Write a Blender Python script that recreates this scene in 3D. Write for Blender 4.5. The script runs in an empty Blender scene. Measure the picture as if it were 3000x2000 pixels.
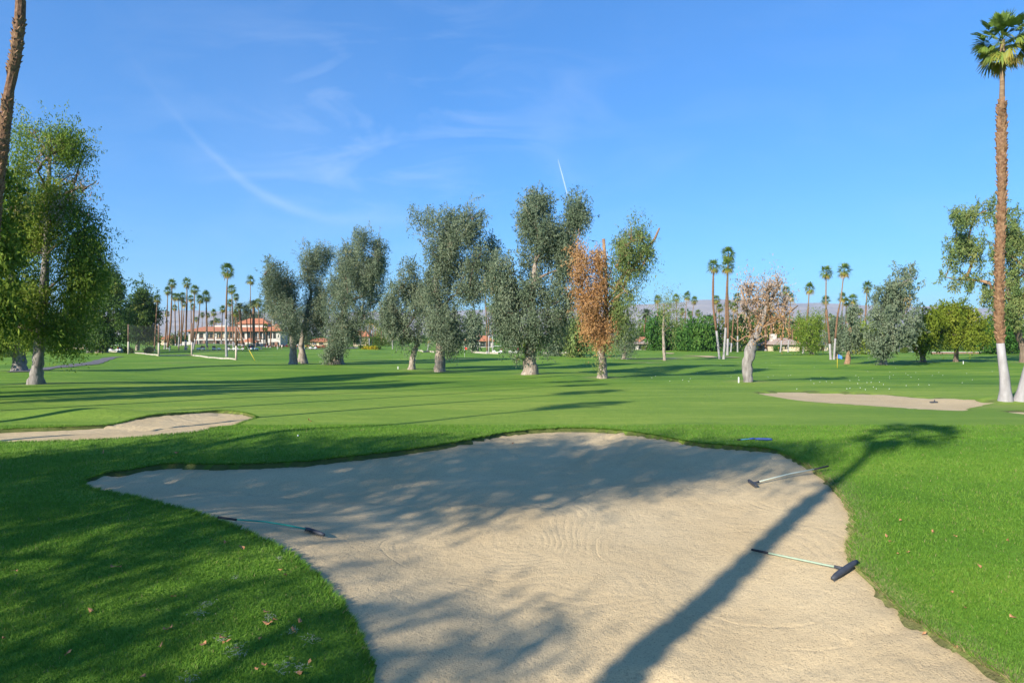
import bpy, bmesh, math, random
import numpy as np
from mathutils import Vector, Matrix

S = bpy.context.scene
C = S.collection
R = math.radians
rng = np.random.default_rng(7)
random.seed(7)

# ---------------------------------------------------------------- camera
CAM_H, FPX, HOR = 2.6, 1900.0, 985.0          # eye height, focal length and horizon row in photo pixels
cam = bpy.data.objects.new('camera', bpy.data.cameras.new('camera'))
C.objects.link(cam)
cam.location = (0, 0, CAM_H)
cam.rotation_euler = (R(90), 0, 0)
cam.data.sensor_width = 36.0
cam.data.lens = 36.0 * FPX / 3000.0
cam.data.shift_y = -(1000.0 - HOR) / 3000.0
cam.data.clip_start = 0.05
cam.data.clip_end = 40000.0
S.camera = cam

# ---------------------------------------------------------------- sky, sun, exposure
SUN_AZ, SUN_EL = 42.0, 25.0                    # heading the light travels to (from +Y towards +X), elevation
SD = Vector((math.sin(R(SUN_AZ)), math.cos(R(SUN_AZ)), 0))
W = bpy.data.worlds.new('World'); S.world = W; W.use_nodes = True
nt = W.node_tree; N = nt.nodes; L = nt.links
N.clear()
sky = N.new('ShaderNodeTexSky'); sky.sky_type = 'NISHITA'; sky.sun_disc = False
sky.sun_elevation = R(SUN_EL); sky.sun_rotation = R(180 + SUN_AZ)
sky.altitude = 100; sky.air_density = 1.0; sky.dust_density = 0.8; sky.ozone_density = 2.4
hs = N.new('ShaderNodeHueSaturation'); hs.inputs['Saturation'].default_value = 1.16; hs.inputs['Value'].default_value = 1.0
hs.inputs['Hue'].default_value = 0.5
L.new(sky.outputs[0], hs.inputs['Color'])
# thin cirrus: noise on the dome plane, drawn out along the wind
tc = N.new('ShaderNodeTexCoord')
sep = N.new('ShaderNodeSeparateXYZ'); L.new(tc.outputs['Generated'], sep.inputs[0])
def wmath(op, a, b=None, c=None):
    n = N.new('ShaderNodeMath'); n.operation = op
    for i, v in enumerate((a, b, c)):
        if v is None: continue
        if isinstance(v, (int, float)): n.inputs[i].default_value = v
        else: L.new(v, n.inputs[i])
    return n.outputs[0]
yy = wmath('MAXIMUM', sep.outputs[1], 0.05)
px = wmath('DIVIDE', sep.outputs[0], yy); pz = wmath('DIVIDE', sep.outputs[2], yy)
cmb = N.new('ShaderNodeCombineXYZ'); L.new(px, cmb.inputs[0]); L.new(pz, cmb.inputs[1])
def cnoise(scale, rot, stretch, detail=5, dist=1.0):
    m_ = N.new('ShaderNodeMapping'); m_.inputs['Rotation'].default_value = (0, 0, R(rot)); m_.inputs['Scale'].default_value = (1, stretch, 1)
    L.new(cmb.outputs[0], m_.inputs[0])
    c_ = N.new('ShaderNodeTexNoise'); c_.inputs['Scale'].default_value = scale; c_.inputs['Detail'].default_value = detail
    c_.inputs['Roughness'].default_value = 0.55; c_.inputs['Distortion'].default_value = dist
    L.new(m_.outputs[0], c_.inputs['Vector']); return c_.outputs['Fac']
def gauss(x, c, w):
    t = wmath('DIVIDE', wmath('SUBTRACT', x, c), w); return wmath('EXPONENT', wmath('MULTIPLY', wmath('MULTIPLY', t, t), -1.0))
wisp = N.new('ShaderNodeValToRGB'); wisp.color_ramp.elements[0].position = 0.47; wisp.color_ramp.elements[1].position = 0.85
L.new(cnoise(4.2, 32, 2.6), wisp.inputs[0])
soft = N.new('ShaderNodeValToRGB'); soft.color_ramp.elements[0].position = 0.42; soft.color_ramp.elements[1].position = 0.75
L.new(cnoise(1.7, 20, 1.3, 3, 0.5), soft.inputs[0])
# one long curved streamer and a loose patch of cirrus beside it
dx = wmath('ADD', px, 0.24)
fz = wmath('ADD', wmath('MULTIPLY', wmath('MULTIPLY', dx, dx), 2.1), 0.176)
fz = wmath('ADD', fz, wmath('MULTIPLY', wmath('SUBTRACT', cnoise(9.0, 0, 1, 3, 0), 0.5), 0.022))
streak = wmath('MULTIPLY', gauss(wmath('SUBTRACT', pz, fz), 0.0, 0.0085), gauss(px, -0.36, 0.13))
patch = wmath('MULTIPLY', gauss(px, -0.18, 0.24), gauss(pz, 0.33, 0.14))
cm = wmath('ADD', wmath('MULTIPLY', wmath('MULTIPLY', wisp.outputs[0], wmath('ADD', patch, 0.10)), 0.42), wmath('MULTIPLY', streak, 0.16))
cm = wmath('ADD', cm, wmath('MULTIPLY', wmath('MULTIPLY', soft.outputs[0], wmath('ADD', patch, 0.25)), 0.10))
mix = N.new('ShaderNodeMix'); mix.data_type = 'RGBA'
air = N.new('ShaderNodeMix'); air.data_type = 'RGBA'; air.blend_type = 'MULTIPLY'; air.inputs['Factor'].default_value = 1.0
gm = N.new('ShaderNodeGamma'); gm.inputs['Gamma'].default_value = 0.69; L.new(hs.outputs[0], gm.inputs['Color'])
L.new(gm.outputs[0], air.inputs['A']); air.inputs['B'].default_value = (0.36, 0.76, 1.26, 1)      # a drier, deeper desert blue
L.new(cm, mix.inputs['Factor']); L.new(air.outputs['Result'], mix.inputs['A'])
mix.inputs['B'].default_value = (3.0, 3.5, 4.2, 1)
bg = N.new('ShaderNodeBackground'); bg.inputs['Strength'].default_value = 0.145
L.new(mix.outputs['Result'], bg.inputs['Color'])
wo = N.new('ShaderNodeOutputWorld'); L.new(bg.outputs[0], wo.inputs[0])

sun = bpy.data.objects.new('sun', bpy.data.lights.new('sun', 'SUN'))
C.objects.link(sun)
sun.data.energy = 5.0; sun.data.angle = R(0.53); sun.data.color = (1.0, 0.92, 0.80)
sun.location = (-60, -60, 60)
ld = Vector((SD.x * math.cos(R(SUN_EL)), SD.y * math.cos(R(SUN_EL)), -math.sin(R(SUN_EL))))
sun.rotation_euler = ld.to_track_quat('-Z', 'Y').to_euler()

vs = S.view_settings
vs.view_transform = 'Standard'; vs.look = 'None'; vs.gamma = 1.0; vs.exposure = 0.95
vs.use_curve_mapping = False
S.render.engine = 'CYCLES'
S.cycles.use_denoising = True
S.cycles.max_bounces = 6; S.cycles.diffuse_bounces = 3; S.cycles.glossy_bounces = 2
S.cycles.transmission_bounces = 3; S.cycles.transparent_max_bounces = 8; S.cycles.volume_bounces = 1

# ---------------------------------------------------------------- materials
MATS = {}
def newmat(name):
    m = bpy.data.materials.new(name); m.use_nodes = True
    n = m.node_tree.nodes; n.clear()
    out = n.new('ShaderNodeOutputMaterial')
    MATS[name] = m
    return m, n, m.node_tree.links, out
def ramp(n, stops):
    r = n.new('ShaderNodeValToRGB'); e = r.color_ramp.elements
    while len(e) < len(stops): e.new(0.5)
    for k, (p, c) in enumerate(stops):
        e[k].position = p; e[k].color = (*c, 1)
    return r
def noise(n, l, vec, scale, detail=3, rough=0.5, dist=0.0):
    t = n.new('ShaderNodeTexNoise'); t.inputs['Scale'].default_value = scale
    t.inputs['Detail'].default_value = detail; t.inputs['Roughness'].default_value = rough
    t.inputs['Distortion'].default_value = dist
    if vec is not None: l.new(vec, t.inputs['Vector'])
    return t.outputs['Fac']
def mth(n, l, op, a, b=None, clamp=False):
    t = n.new('ShaderNodeMath'); t.operation = op; t.use_clamp = clamp
    for i, v in enumerate((a, b)):
        if v is None: continue
        if isinstance(v, (int, float)): t.inputs[i].default_value = v
        else: l.new(v, t.inputs[i])
    return t.outputs[0]
def mixc(n, l, f, a, b):
    t = n.new('ShaderNodeMix'); t.data_type = 'RGBA'
    for k, v in (('Factor', f), ('A', a), ('B', b)):
        if isinstance(v, (int, float)): t.inputs[k].default_value = v
        elif isinstance(v, tuple): t.inputs[k].default_value = (*v, 1)
        else: l.new(v, t.inputs[k])
    return t.outputs['Result']
def simple(name, c1, c2=None, scale=6.0, rough=0.8, bump=0.0, bscale=None, stretch=None, metal=0.0, spec=0.3):
    m, n, l, out = newmat(name)
    b = n.new('ShaderNodeBsdfPrincipled'); l.new(b.outputs[0], out.inputs[0])
    b.inputs['Roughness'].default_value = rough; b.inputs['Metallic'].default_value = metal
    b.inputs['Specular IOR Level'].default_value = spec
    t = n.new('ShaderNodeTexCoord'); vec = t.outputs['Object']
    if stretch:
        mp_ = n.new('ShaderNodeMapping'); mp_.inputs['Scale'].default_value = stretch
        l.new(vec, mp_.inputs[0]); vec = mp_.outputs[0]
    c2 = c2 or tuple(x * 0.75 for x in c1)
    f = noise(n, l, vec, scale, 4, 0.6)
    r = ramp(n, [(0.32, c2), (0.68, c1)]); l.new(f, r.inputs[0]); l.new(r.outputs[0], b.inputs['Base Color'])
    if bump:
        bp = n.new('ShaderNodeBump'); bp.inputs['Strength'].default_value = bump; bp.inputs['Distance'].default_value = 0.03
        l.new(noise(n, l, vec, bscale or scale * 2, 3, 0.6), bp.inputs['Height']); l.new(bp.outputs[0], b.inputs['Normal'])
    return m
def leafmat(name, stops, transl=0.32, rough=0.65, spec=0.12):
    m, n, l, out = newmat(name)
    a = n.new('ShaderNodeAttribute'); a.attribute_name = 'tint'
    r = ramp(n, stops); l.new(a.outputs['Fac'], r.inputs[0])
    b = n.new('ShaderNodeBsdfPrincipled'); b.inputs['Roughness'].default_value = rough
    b.inputs['Specular IOR Level'].default_value = spec
    l.new(r.outputs[0], b.inputs['Base Color'])
    t = n.new('ShaderNodeBsdfTranslucent'); l.new(r.outputs[0], t.inputs['Color'])
    x = n.new('ShaderNodeMixShader'); x.inputs[0].default_value = transl
    l.new(b.outputs[0], x.inputs[1]); l.new(t.outputs[0], x.inputs[2]); l.new(x.outputs[0], out.inputs[0])
    return m

def grass_ground():
    m, n, l, out = newmat('grass')
    b = n.new('ShaderNodeBsdfPrincipled'); l.new(b.outputs[0], out.inputs[0])
    b.inputs['Roughness'].default_value = 0.85; b.inputs['Specular IOR Level'].default_value = 0.15
    g = n.new('ShaderNodeNewGeometry'); pos = g.outputs['Position']
    big = noise(n, l, pos, 0.07, 3, 0.55)
    mp1 = n.new('ShaderNodeMapping'); mp1.inputs['Scale'].default_value = (0.10, 0.75, 0.3); mp1.inputs['Rotation'].default_value = (0, 0, R(-7))
    l.new(pos, mp1.inputs[0]); streak = noise(n, l, mp1.outputs[0], 0.45, 4, 0.6)
    fine = noise(n, l, pos, 3.2, 6, 0.72)
    mp2 = n.new('ShaderNodeMapping'); mp2.inputs['Scale'].default_value = (0.5, 1.6, 1); l.new(pos, mp2.inputs[0])
    mid = noise(n, l, mp2.outputs[0], 0.9, 4, 0.65)
    s = mth(n, l, 'ADD', mth(n, l, 'MULTIPLY', big, 0.24), mth(n, l, 'MULTIPLY', streak, 0.40))
    s = mth(n, l, 'ADD', s, mth(n, l, 'MULTIPLY', fine, 0.16))
    s = mth(n, l, 'ADD', s, mth(n, l, 'MULTIPLY', mid, 0.20))
    s = mth(n, l, 'ADD', mth(n, l, 'MULTIPLY', mth(n, l, 'SUBTRACT', s, 0.5), 1.35), 0.5)
    r = ramp(n, [(0.36, (0.064, 0.145, 0.014)), (0.46, (0.098, 0.198, 0.018)), (0.54, (0.140, 0.242, 0.024)), (0.63, (0.205, 0.285, 0.036))])
    l.new(s, r.inputs[0])
    fa = n.new('ShaderNodeAttribute'); fa.attribute_name = 'mown'
    fr = ramp(n, [(0.38, (0.128, 0.222, 0.026)), (0.50, (0.178, 0.268, 0.034)), (0.59, (0.240, 0.312, 0.046))]); l.new(s, fr.inputs[0])
    base = mixc(n, l, fa.outputs['Fac'], r.outputs[0], fr.outputs[0])
    a = n.new('ShaderNodeAttribute'); a.attribute_name = 'dry'
    dn = noise(n, l, pos, 2.3, 4, 0.65)
    dm = mth(n, l, 'MULTIPLY', a.outputs['Fac'], mth(n, l, 'ADD', mth(n, l, 'MULTIPLY', dn, 1.6), -0.1, True), True)
    c = mixc(n, l, dm, base, (0.30, 0.235, 0.12))
    a2 = n.new('ShaderNodeAttribute'); a2.attribute_name = 'soil'
    c = mixc(n, l, a2.outputs['Fac'], c, (0.075, 0.070, 0.030))
    l.new(c, b.inputs['Base Color'])
    bp = n.new('ShaderNodeBump'); bp.inputs['Strength'].default_value = 0.65; bp.inputs['Distance'].default_value = 0.05
    h = mth(n, l, 'ADD', noise(n, l, pos, 26, 3, 0.7), mth(n, l, 'MULTIPLY', noise(n, l, pos, 5.0, 3, 0.6), 1.3))
    l.new(h, bp.inputs['Height']); l.new(bp.outputs[0], b.inputs['Normal'])
    return m
def sand_mat():
    m, n, l, out = newmat('sand')
    b = n.new('ShaderNodeBsdfPrincipled'); l.new(b.outputs[0], out.inputs[0])
    b.inputs['Roughness'].default_value = 0.95; b.inputs['Specular IOR Level'].default_value = 0.1
    g = n.new('ShaderNodeNewGeometry'); pos = g.outputs['Position']
    # warped cell distance: the curved sweeps that a rake leaves
    wn = n.new('ShaderNodeTexNoise'); wn.inputs['Scale'].default_value = 0.28; wn.inputs['Detail'].default_value = 2; l.new(pos, wn.inputs['Vector'])
    sc = n.new('ShaderNodeVectorMath'); sc.operation = 'SCALE'; sc.inputs['Scale'].default_value = 3.2; l.new(wn.outputs['Color'], sc.inputs[0])
    ad = n.new('ShaderNodeVectorMath'); ad.operation = 'ADD'; l.new(pos, ad.inputs[0]); l.new(sc.outputs[0], ad.inputs[1])
    fl = n.new('ShaderNodeVectorMath'); fl.operation = 'MULTIPLY'; fl.inputs[1].default_value = (1, 0.8, 0); l.new(ad.outputs[0], fl.inputs[0])
    v = n.new('ShaderNodeTexVoronoi'); v.inputs['Scale'].default_value = 0.24; l.new(fl.outputs[0], v.inputs['Vector'])
    dist = v.outputs['Distance']
    jit = noise(n, l, pos, 7.0, 3, 0.6)
    ph = mth(n, l, 'ADD', mth(n, l, 'MULTIPLY', dist, 190.0), mth(n, l, 'MULTIPLY', jit, 2.2))
    wv = mth(n, l, 'SINE', ph)
    wv = mth(n, l, 'POWER', mth(n, l, 'ADD', mth(n, l, 'MULTIPLY', wv, 0.5), 0.5), 2.0)      # narrow furrows
    msk = ramp(n, [(0.42, (0, 0, 0)), (0.60, (1, 1, 1))]); l.new(noise(n, l, pos, 0.8, 3, 0.55), msk.inputs[0])
    # a second, wider spaced set: the few deep tine tracks
    ph2 = mth(n, l, 'ADD', mth(n, l, 'MULTIPLY', dist, 74.0), mth(n, l, 'MULTIPLY', jit, 0.8))
    w2 = mth(n, l, 'POWER', mth(n, l, 'ADD', mth(n, l, 'MULTIPLY', mth(n, l, 'SINE', ph2), 0.5), 0.5), 40.0)
    msk2 = ramp(n, [(0.50, (0, 0, 0)), (0.62, (1, 1, 1))]); l.new(noise(n, l, pos, 0.55, 2, 0.5), msk2.inputs[0])
    gr = noise(n, l, pos, 46, 4, 0.75)
    gr2 = noise(n, l, pos, 15, 4, 0.7)
    h = mth(n, l, 'MULTIPLY', mth(n, l, 'MULTIPLY', wv, msk.outputs[0]), -0.36)
    h = mth(n, l, 'ADD', h, mth(n, l, 'MULTIPLY', mth(n, l, 'MULTIPLY', w2, msk2.outputs[0]), -0.5))
    h = mth(n, l, 'ADD', h, mth(n, l, 'MULTIPLY', noise(n, l, pos, 2.6, 4, 0.6), 3.2))
    h = mth(n, l, 'ADD', h, mth(n, l, 'MULTIPLY', gr, 1.15))
    h = mth(n, l, 'ADD', h, mth(n, l, 'MULTIPLY', gr2, 1.0))
    bp = n.new('ShaderNodeBump'); bp.inputs['Strength'].default_value = 0.6; bp.inputs['Distance'].default_value = 0.022
    l.new(h, bp.inputs['Height']); l.new(bp.outputs[0], b.inputs['Normal'])
    big = noise(n, l, pos, 0.5, 4, 0.6)
    r = ramp(n, [(0.3, (0.470, 0.356, 0.200)), (0.7, (0.545, 0.426, 0.250))]); l.new(big, r.inputs[0])
    sp = ramp(n, [(0.34, (0.36, 0.34, 0.32)), (0.46, (1, 1, 1))]); l.new(gr, sp.inputs[0])
    mu = n.new('ShaderNodeMix'); mu.data_type = 'RGBA'; mu.blend_type = 'MULTIPLY'; mu.inputs['Factor'].default_value = 0.7
    l.new(r.outputs[0], mu.inputs['A']); l.new(sp.outputs[0], mu.inputs['B']); l.new(mu.outputs['Result'], b.inputs['Base Color'])
    return m
GRASS = grass_ground(); SAND = sand_mat()
BLADE = leafmat('grass_blade', [(0.0, (0.066, 0.165, 0.016)), (0.45, (0.112, 0.245, 0.024)), (0.8, (0.185, 0.315, 0.036)), (0.97, (0.24, 0.27, 0.08)), (1.0, (0.36, 0.28, 0.14))], 0.35, 0.6, 0.2)
GUM = leafmat('grey_green_leaf', [(0.0, (0.092, 0.132, 0.074)), (0.5, (0.166, 0.210, 0.128)), (0.85, (0.245, 0.278, 0.178)), (1.0, (0.29, 0.23, 0.11))], 0.32, 0.7, 0.12)
GUM2 = leafmat('olive_green_leaf', [(0.0, (0.078, 0.128, 0.038)), (0.5, (0.140, 0.198, 0.060)), (1.0, (0.24, 0.255, 0.085))], 0.25)
DEADLEAF = leafmat('dead_leaf', [(0.0, (0.23, 0.115, 0.042)), (0.5, (0.37, 0.20, 0.080)), (1.0, (0.47, 0.31, 0.15))], 0.25, 0.7, 0.15)
PALEDEAD = leafmat('pale_dead_leaf', [(0.0, (0.26, 0.185, 0.135)), (0.6, (0.36, 0.27, 0.20)), (1.0, (0.45, 0.36, 0.28))], 0.2, 0.8, 0.1)
FERNY = leafmat('bright_green_leaf', [(0.0, (0.062, 0.122, 0.016)), (0.45, (0.142, 0.218, 0.028)), (0.8, (0.250, 0.315, 0.048)), (1.0, (0.33, 0.32, 0.07))], 0.36)
DARKG = leafmat('dark_green_leaf', [(0.0, (0.030, 0.066, 0.016)), (0.5, (0.072, 0.130, 0.028)), (0.9, (0.150, 0.200, 0.038)), (1.0, (0.23, 0.22, 0.05))], 0.25)
MIDG = leafmat('round_tree_leaf', [(0.0, (0.032, 0.100, 0.018)), (0.5, (0.058, 0.150, 0.026)), (1.0, (0.115, 0.210, 0.040))], 0.3)
YELG = leafmat('yellow_green_leaf', [(0.0, (0.085, 0.125, 0.012)), (0.5, (0.155, 0.205, 0.020)), (1.0, (0.26, 0.275, 0.040))], 0.3)
PALMG = leafmat('palm_frond_green', [(0.0, (0.075, 0.140, 0.030)), (0.45, (0.140, 0.210, 0.036)), (0.66, (0.24, 0.235, 0.040)), (0.84, (0.36, 0.25, 0.055)), (1.0, (0.38, 0.23, 0.10))], 0.25, 0.45, 0.4)
DATEG = leafmat('date_frond_green', [(0.0, (0.070, 0.105, 0.055)), (0.6, (0.135, 0.175, 0.090)), (1.0, (0.28, 0.22, 0.10))], 0.2, 0.45, 0.4)
BARK = simple('pale_bark', (0.38, 0.32, 0.26), (0.15, 0.115, 0.085), 3.2, 0.9, 0.9, 7.0, (1.6, 1.6, 0.55))
BARKD = simple('brown_bark', (0.22, 0.165, 0.12), (0.10, 0.075, 0.055), 3.0, 0.9, 0.9, 7.0, (1.6, 1.6, 0.4))
LIMB = simple('orange_limb_bark', (0.30, 0.185, 0.105), (0.17, 0.10, 0.058), 3.0, 0.9, 0.6, 8.0)
GREYB = simple('grey_bark', (0.30, 0.275, 0.25), (0.115, 0.10, 0.09), 2.6, 0.9, 0.7, 8.0, (1.8, 1.8, 0.5))
PALMT = simple('palm_trunk_boots', (0.235, 0.135, 0.078), (0.085, 0.042, 0.024), 7.0, 0.9, 1.0, 9.0)
PALMS = simple('palm_trunk_smooth', (0.25, 0.175, 0.105), (0.155, 0.10, 0.060), 5.0, 0.85, 0.6, 10.0, (0.6, 0.6, 3.0))
BOOT = simple('palm_leaf_base', (0.29, 0.175, 0.095), (0.105, 0.050, 0.026), 9.0, 0.85, 0.5, 12.0)
WHITEW = simple('whitewash', (0.33, 0.315, 0.31), (0.22, 0.205, 0.20), 4.0, 0.85, 0.5, 8.0, (1, 1, 0.35))
STUCCO = simple('white_stucco', (0.50, 0.47, 0.43), (0.44, 0.41, 0.37), 0.8, 0.9, 0.2, 6)
BEIGE = simple('beige_stucco', (0.62, 0.50, 0.35), (0.55, 0.44, 0.30), 0.8, 0.9, 0.2, 6)
TILE = simple('red_roof_tile', (0.46, 0.185, 0.095), (0.33, 0.125, 0.066), 1.6, 0.85, 0.5, 5)
TANROOF = simple('tan_roof_tile', (0.36, 0.28, 0.235), (0.28, 0.215, 0.18), 1.5, 0.9, 0.4, 5)
BRICK = simple('brown_brick', (0.26, 0.155, 0.11), (0.18, 0.10, 0.075), 3.0, 0.9, 0.3, 8)
DARKWOOD = simple('dark_timber', (0.075, 0.05, 0.035), None, 3.0, 0.7)
GLASS = simple('dark_window_glass', (0.028, 0.032, 0.036), (0.018, 0.02, 0.022), 1.0, 0.12, spec=0.6)
CURTAIN = simple('beige_curtain', (0.42, 0.36, 0.22), (0.33, 0.28, 0.17), 4.0, 0.9, stretch=(3, 3, 0.1))
STEEL = simple('white_painted_steel', (0.75, 0.74, 0.72), (0.66, 0.65, 0.63), 3.0, 0.5)
BLACKP = simple('black_plastic', (0.028, 0.030, 0.036), (0.018, 0.019, 0.022), 9.0, 0.6)
RAKEH = simple('dark_rake_plastic', (0.050, 0.056, 0.070), (0.032, 0.036, 0.045), 12.0, 0.6, 0.2)
TEAL = simple('teal_fibreglass', (0.045, 0.30, 0.225), (0.030, 0.23, 0.17), 8.0, 0.45)
PALEGREEN = simple('faded_green_fibreglass', (0.33, 0.40, 0.29), (0.20, 0.28, 0.20), 8.0, 0.55)
BLUEP = simple('blue_plastic', (0.030, 0.070, 0.26), (0.02, 0.05, 0.19), 8.0, 0.5)
ASPH = simple('grey_asphalt', (0.145, 0.135, 0.135), (0.105, 0.098, 0.098), 1.2, 0.95, 0.3, 20)
TIMBER = simple('pale_timber_edging', (0.44, 0.40, 0.33), (0.32, 0.28, 0.22), 2.0, 0.9, 0.4, 6)
POSTM = simple('brown_net_post', (0.22, 0.135, 0.095), (0.14, 0.08, 0.055), 2.0, 0.8, 0.4, 5)
YELLOW = simple('yellow_plastic', (0.72, 0.52, 0.04), (0.62, 0.44, 0.03), 5.0, 0.5)
FLAGB = simple('blue_flag_cloth', (0.06, 0.20, 0.68), (0.05, 0.16, 0.56), 4.0, 0.8)
FLAGR = simple('red_flag_cloth', (0.55, 0.04, 0.03), (0.45, 0.03, 0.02), 4.0, 0.8)
BALLM = simple('white_ball', (0.82, 0.82, 0.80), (0.76, 0.76, 0.74), 40.0, 0.4)
HEDGE = leafmat('hedge_leaf', [(0.0, (0.04, 0.08, 0.015)), (0.5, (0.085, 0.145, 0.022)), (1.0, (0.18, 0.22, 0.04))], 0.3)
YFLOWER = leafmat('yellow_flower', [(0.0, (0.30, 0.26, 0.02)), (1.0, (0.62, 0.46, 0.02))], 0.2)
RFLOWER = leafmat('red_flower', [(0.0, (0.22, 0.02, 0.015)), (1.0, (0.50, 0.04, 0.03))], 0.2)
LITTER = simple('dry_leaf', (0.42, 0.22, 0.10), (0.28, 0.125, 0.055), 30.0, 0.8)
STRAW = leafmat('pale_clippings', [(0.0, (0.26, 0.27, 0.22)), (1.0, (0.46, 0.44, 0.36))], 0.2, 0.8)
THATCH = leafmat('dry_thatch', [(0.0, (0.24, 0.14, 0.06)), (1.0, (0.42, 0.29, 0.15))], 0.2, 0.8)
def net_mat():
    m, n, l, out = newmat('net_mesh')
    d = n.new('ShaderNodeBsdfDiffuse'); d.inputs['Color'].default_value = (0.13, 0.14, 0.14, 1)
    t = n.new('ShaderNodeBsdfTransparent'); x = n.new('ShaderNodeMixShader'); x.inputs[0].default_value = 0.06
    l.new(t.outputs[0], x.inputs[1]); l.new(d.outputs[0], x.inputs[2]); l.new(x.outputs[0], out.inputs[0])
    return m
NET = net_mat()
def trail_mat():
    m, n, l, out = newmat('vapour')
    d = n.new('ShaderNodeBsdfDiffuse'); d.inputs['Color'].default_value = (0.85, 0.85, 0.85, 1)
    t = n.new('ShaderNodeBsdfTransparent'); x = n.new('ShaderNodeMixShader'); x.inputs[0].default_value = 0.2
    l.new(t.outputs[0], x.inputs[1]); l.new(d.outputs[0], x.inputs[2]); l.new(x.outputs[0], out.inputs[0])
    return m

# ---------------------------------------------------------------- object helpers
def np_mesh(name, V, F, mats=(), tint=None, midx=None, smooth=False):
    V = np.asarray(V, np.float32).reshape(-1, 3); F = np.asarray(F, np.int32)
    me = bpy.data.meshes.new(name)
    k = F.shape[1] if F.ndim == 2 else 3
    me.vertices.add(len(V)); me.vertices.foreach_set('co', V.ravel())
    me.loops.add(F.size); me.loops.foreach_set('vertex_index', F.ravel())
    me.polygons.add(len(F))
    me.polygons.foreach_set('loop_start', np.arange(0, F.size, k, dtype=np.int32))
    if smooth: me.polygons.foreach_set('use_smooth', np.ones(len(F), bool))
    if midx is not None: me.polygons.foreach_set('material_index', np.asarray(midx, np.int32))
    me.update(calc_edges=True)
    if tint is not None:
        a = me.attributes.new('tint', 'FLOAT', 'POINT'); a.data.foreach_set('value', np.asarray(tint, np.float32))
    for m in mats: me.materials.append(m)
    return me
def ob(name, me, parent=None, loc=None):
    o = bpy.data.objects.new(name, me); C.objects.link(o)
    if parent is not None: o.parent = parent
    if loc is not None: o.location = loc
    return o
def tag(o, label=None, cat=None, group=None, kind=None):
    if label: o['label'] = label
    if cat: o['category'] = cat
    if group: o['group'] = group
    if kind: o['kind'] = kind
    return o
def empty(name, loc, label=None, cat=None, group=None):
    o = bpy.data.objects.new(name, None); C.objects.link(o); o.location = loc
    o.empty_display_size = 0.3
    return tag(o, label, cat, group)
def copy_tree(o, parent=None):
    c = o.copy(); C.objects.link(c); c.parent = parent
    for ch in list(o.children): copy_tree(ch, c)
    return c

class MB:
    """collects boxes, tubes and polygons and links them as one mesh"""
    def __init__(s): s.V = []; s.F = []; s.M = []; s.n = 0
    def add(s, V, F, mi=0):
        V = [tuple(v) for v in V]
        s.V += V; s.F += [tuple(i + s.n for i in f) for f in F]; s.M += [mi] * len(F); s.n += len(V)
        return s
    def box(s, x0, x1, y0, y1, z0, z1, mi=0):
        V = [(x0,y0,z0),(x1,y0,z0),(x1,y1,z0),(x0,y1,z0),(x0,y0,z1),(x1,y0,z1),(x1,y1,z1),(x0,y1,z1)]
        return s.add(V, [(0,3,2,1),(4,5,6,7),(0,1,5,4),(1,2,6,5),(2,3,7,6),(3,0,4,7)], mi)
    def tube(s, pts, rad, n=8, mi=0, cap=True, jit=0.0, rnd=random):
        pts = [Vector(p) for p in pts]; V = []; F = []
        if isinstance(rad, (int, float)): rad = [rad] * len(pts)
        prev = None
        for i, p in enumerate(pts):
            d = (pts[min(i+1, len(pts)-1)] - pts[max(i-1, 0)])
            d = d.normalized() if d.length > 1e-9 else Vector((0,0,1))
            ref = Vector((1,0,0)) if abs(d.x) < 0.9 else Vector((0,1,0))
            a = (ref - d * ref.dot(d)).normalized() if prev is None else (prev - d * prev.dot(d)).normalized()
            prev = a; b = d.cross(a)
            for k in range(n):
                t = 2*math.pi*k/n; r = rad[i] * (1 + (rnd.uniform(-jit, jit) if jit else 0))
                V.append(p + a*(math.cos(t)*r) + b*(math.sin(t)*r))
        for i in range(len(pts)-1):
            for k in range(n):
                k2 = (k+1) % n
                F.append((i*n+k, i*n+k2, (i+1)*n+k2, (i+1)*n+k))
        if cap:
            F.append(tuple(range(n-1, -1, -1))); F.append(tuple((len(pts)-1)*n + k for k in range(n)))
        return s.add(V, F, mi)
    def build(s, name, mats, parent=None, loc=None, smooth=False, bevel=0.0):
        me = bpy.data.meshes.new(name); me.from_pydata(s.V, [], s.F)
        if not isinstance(mats, (list, tuple)): mats = [mats]
        for m in mats: me.materials.append(m)
        for p, mi in zip(me.polygons, s.M): p.material_index = mi; p.use_smooth = smooth
        me.update()
        o = ob(name, me, parent, loc)
        if bevel:
            b = o.modifiers.new('bevel', 'BEVEL'); b.width = bevel; b.segments = 2; b.limit_method = 'ANGLE'
        return o

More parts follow.
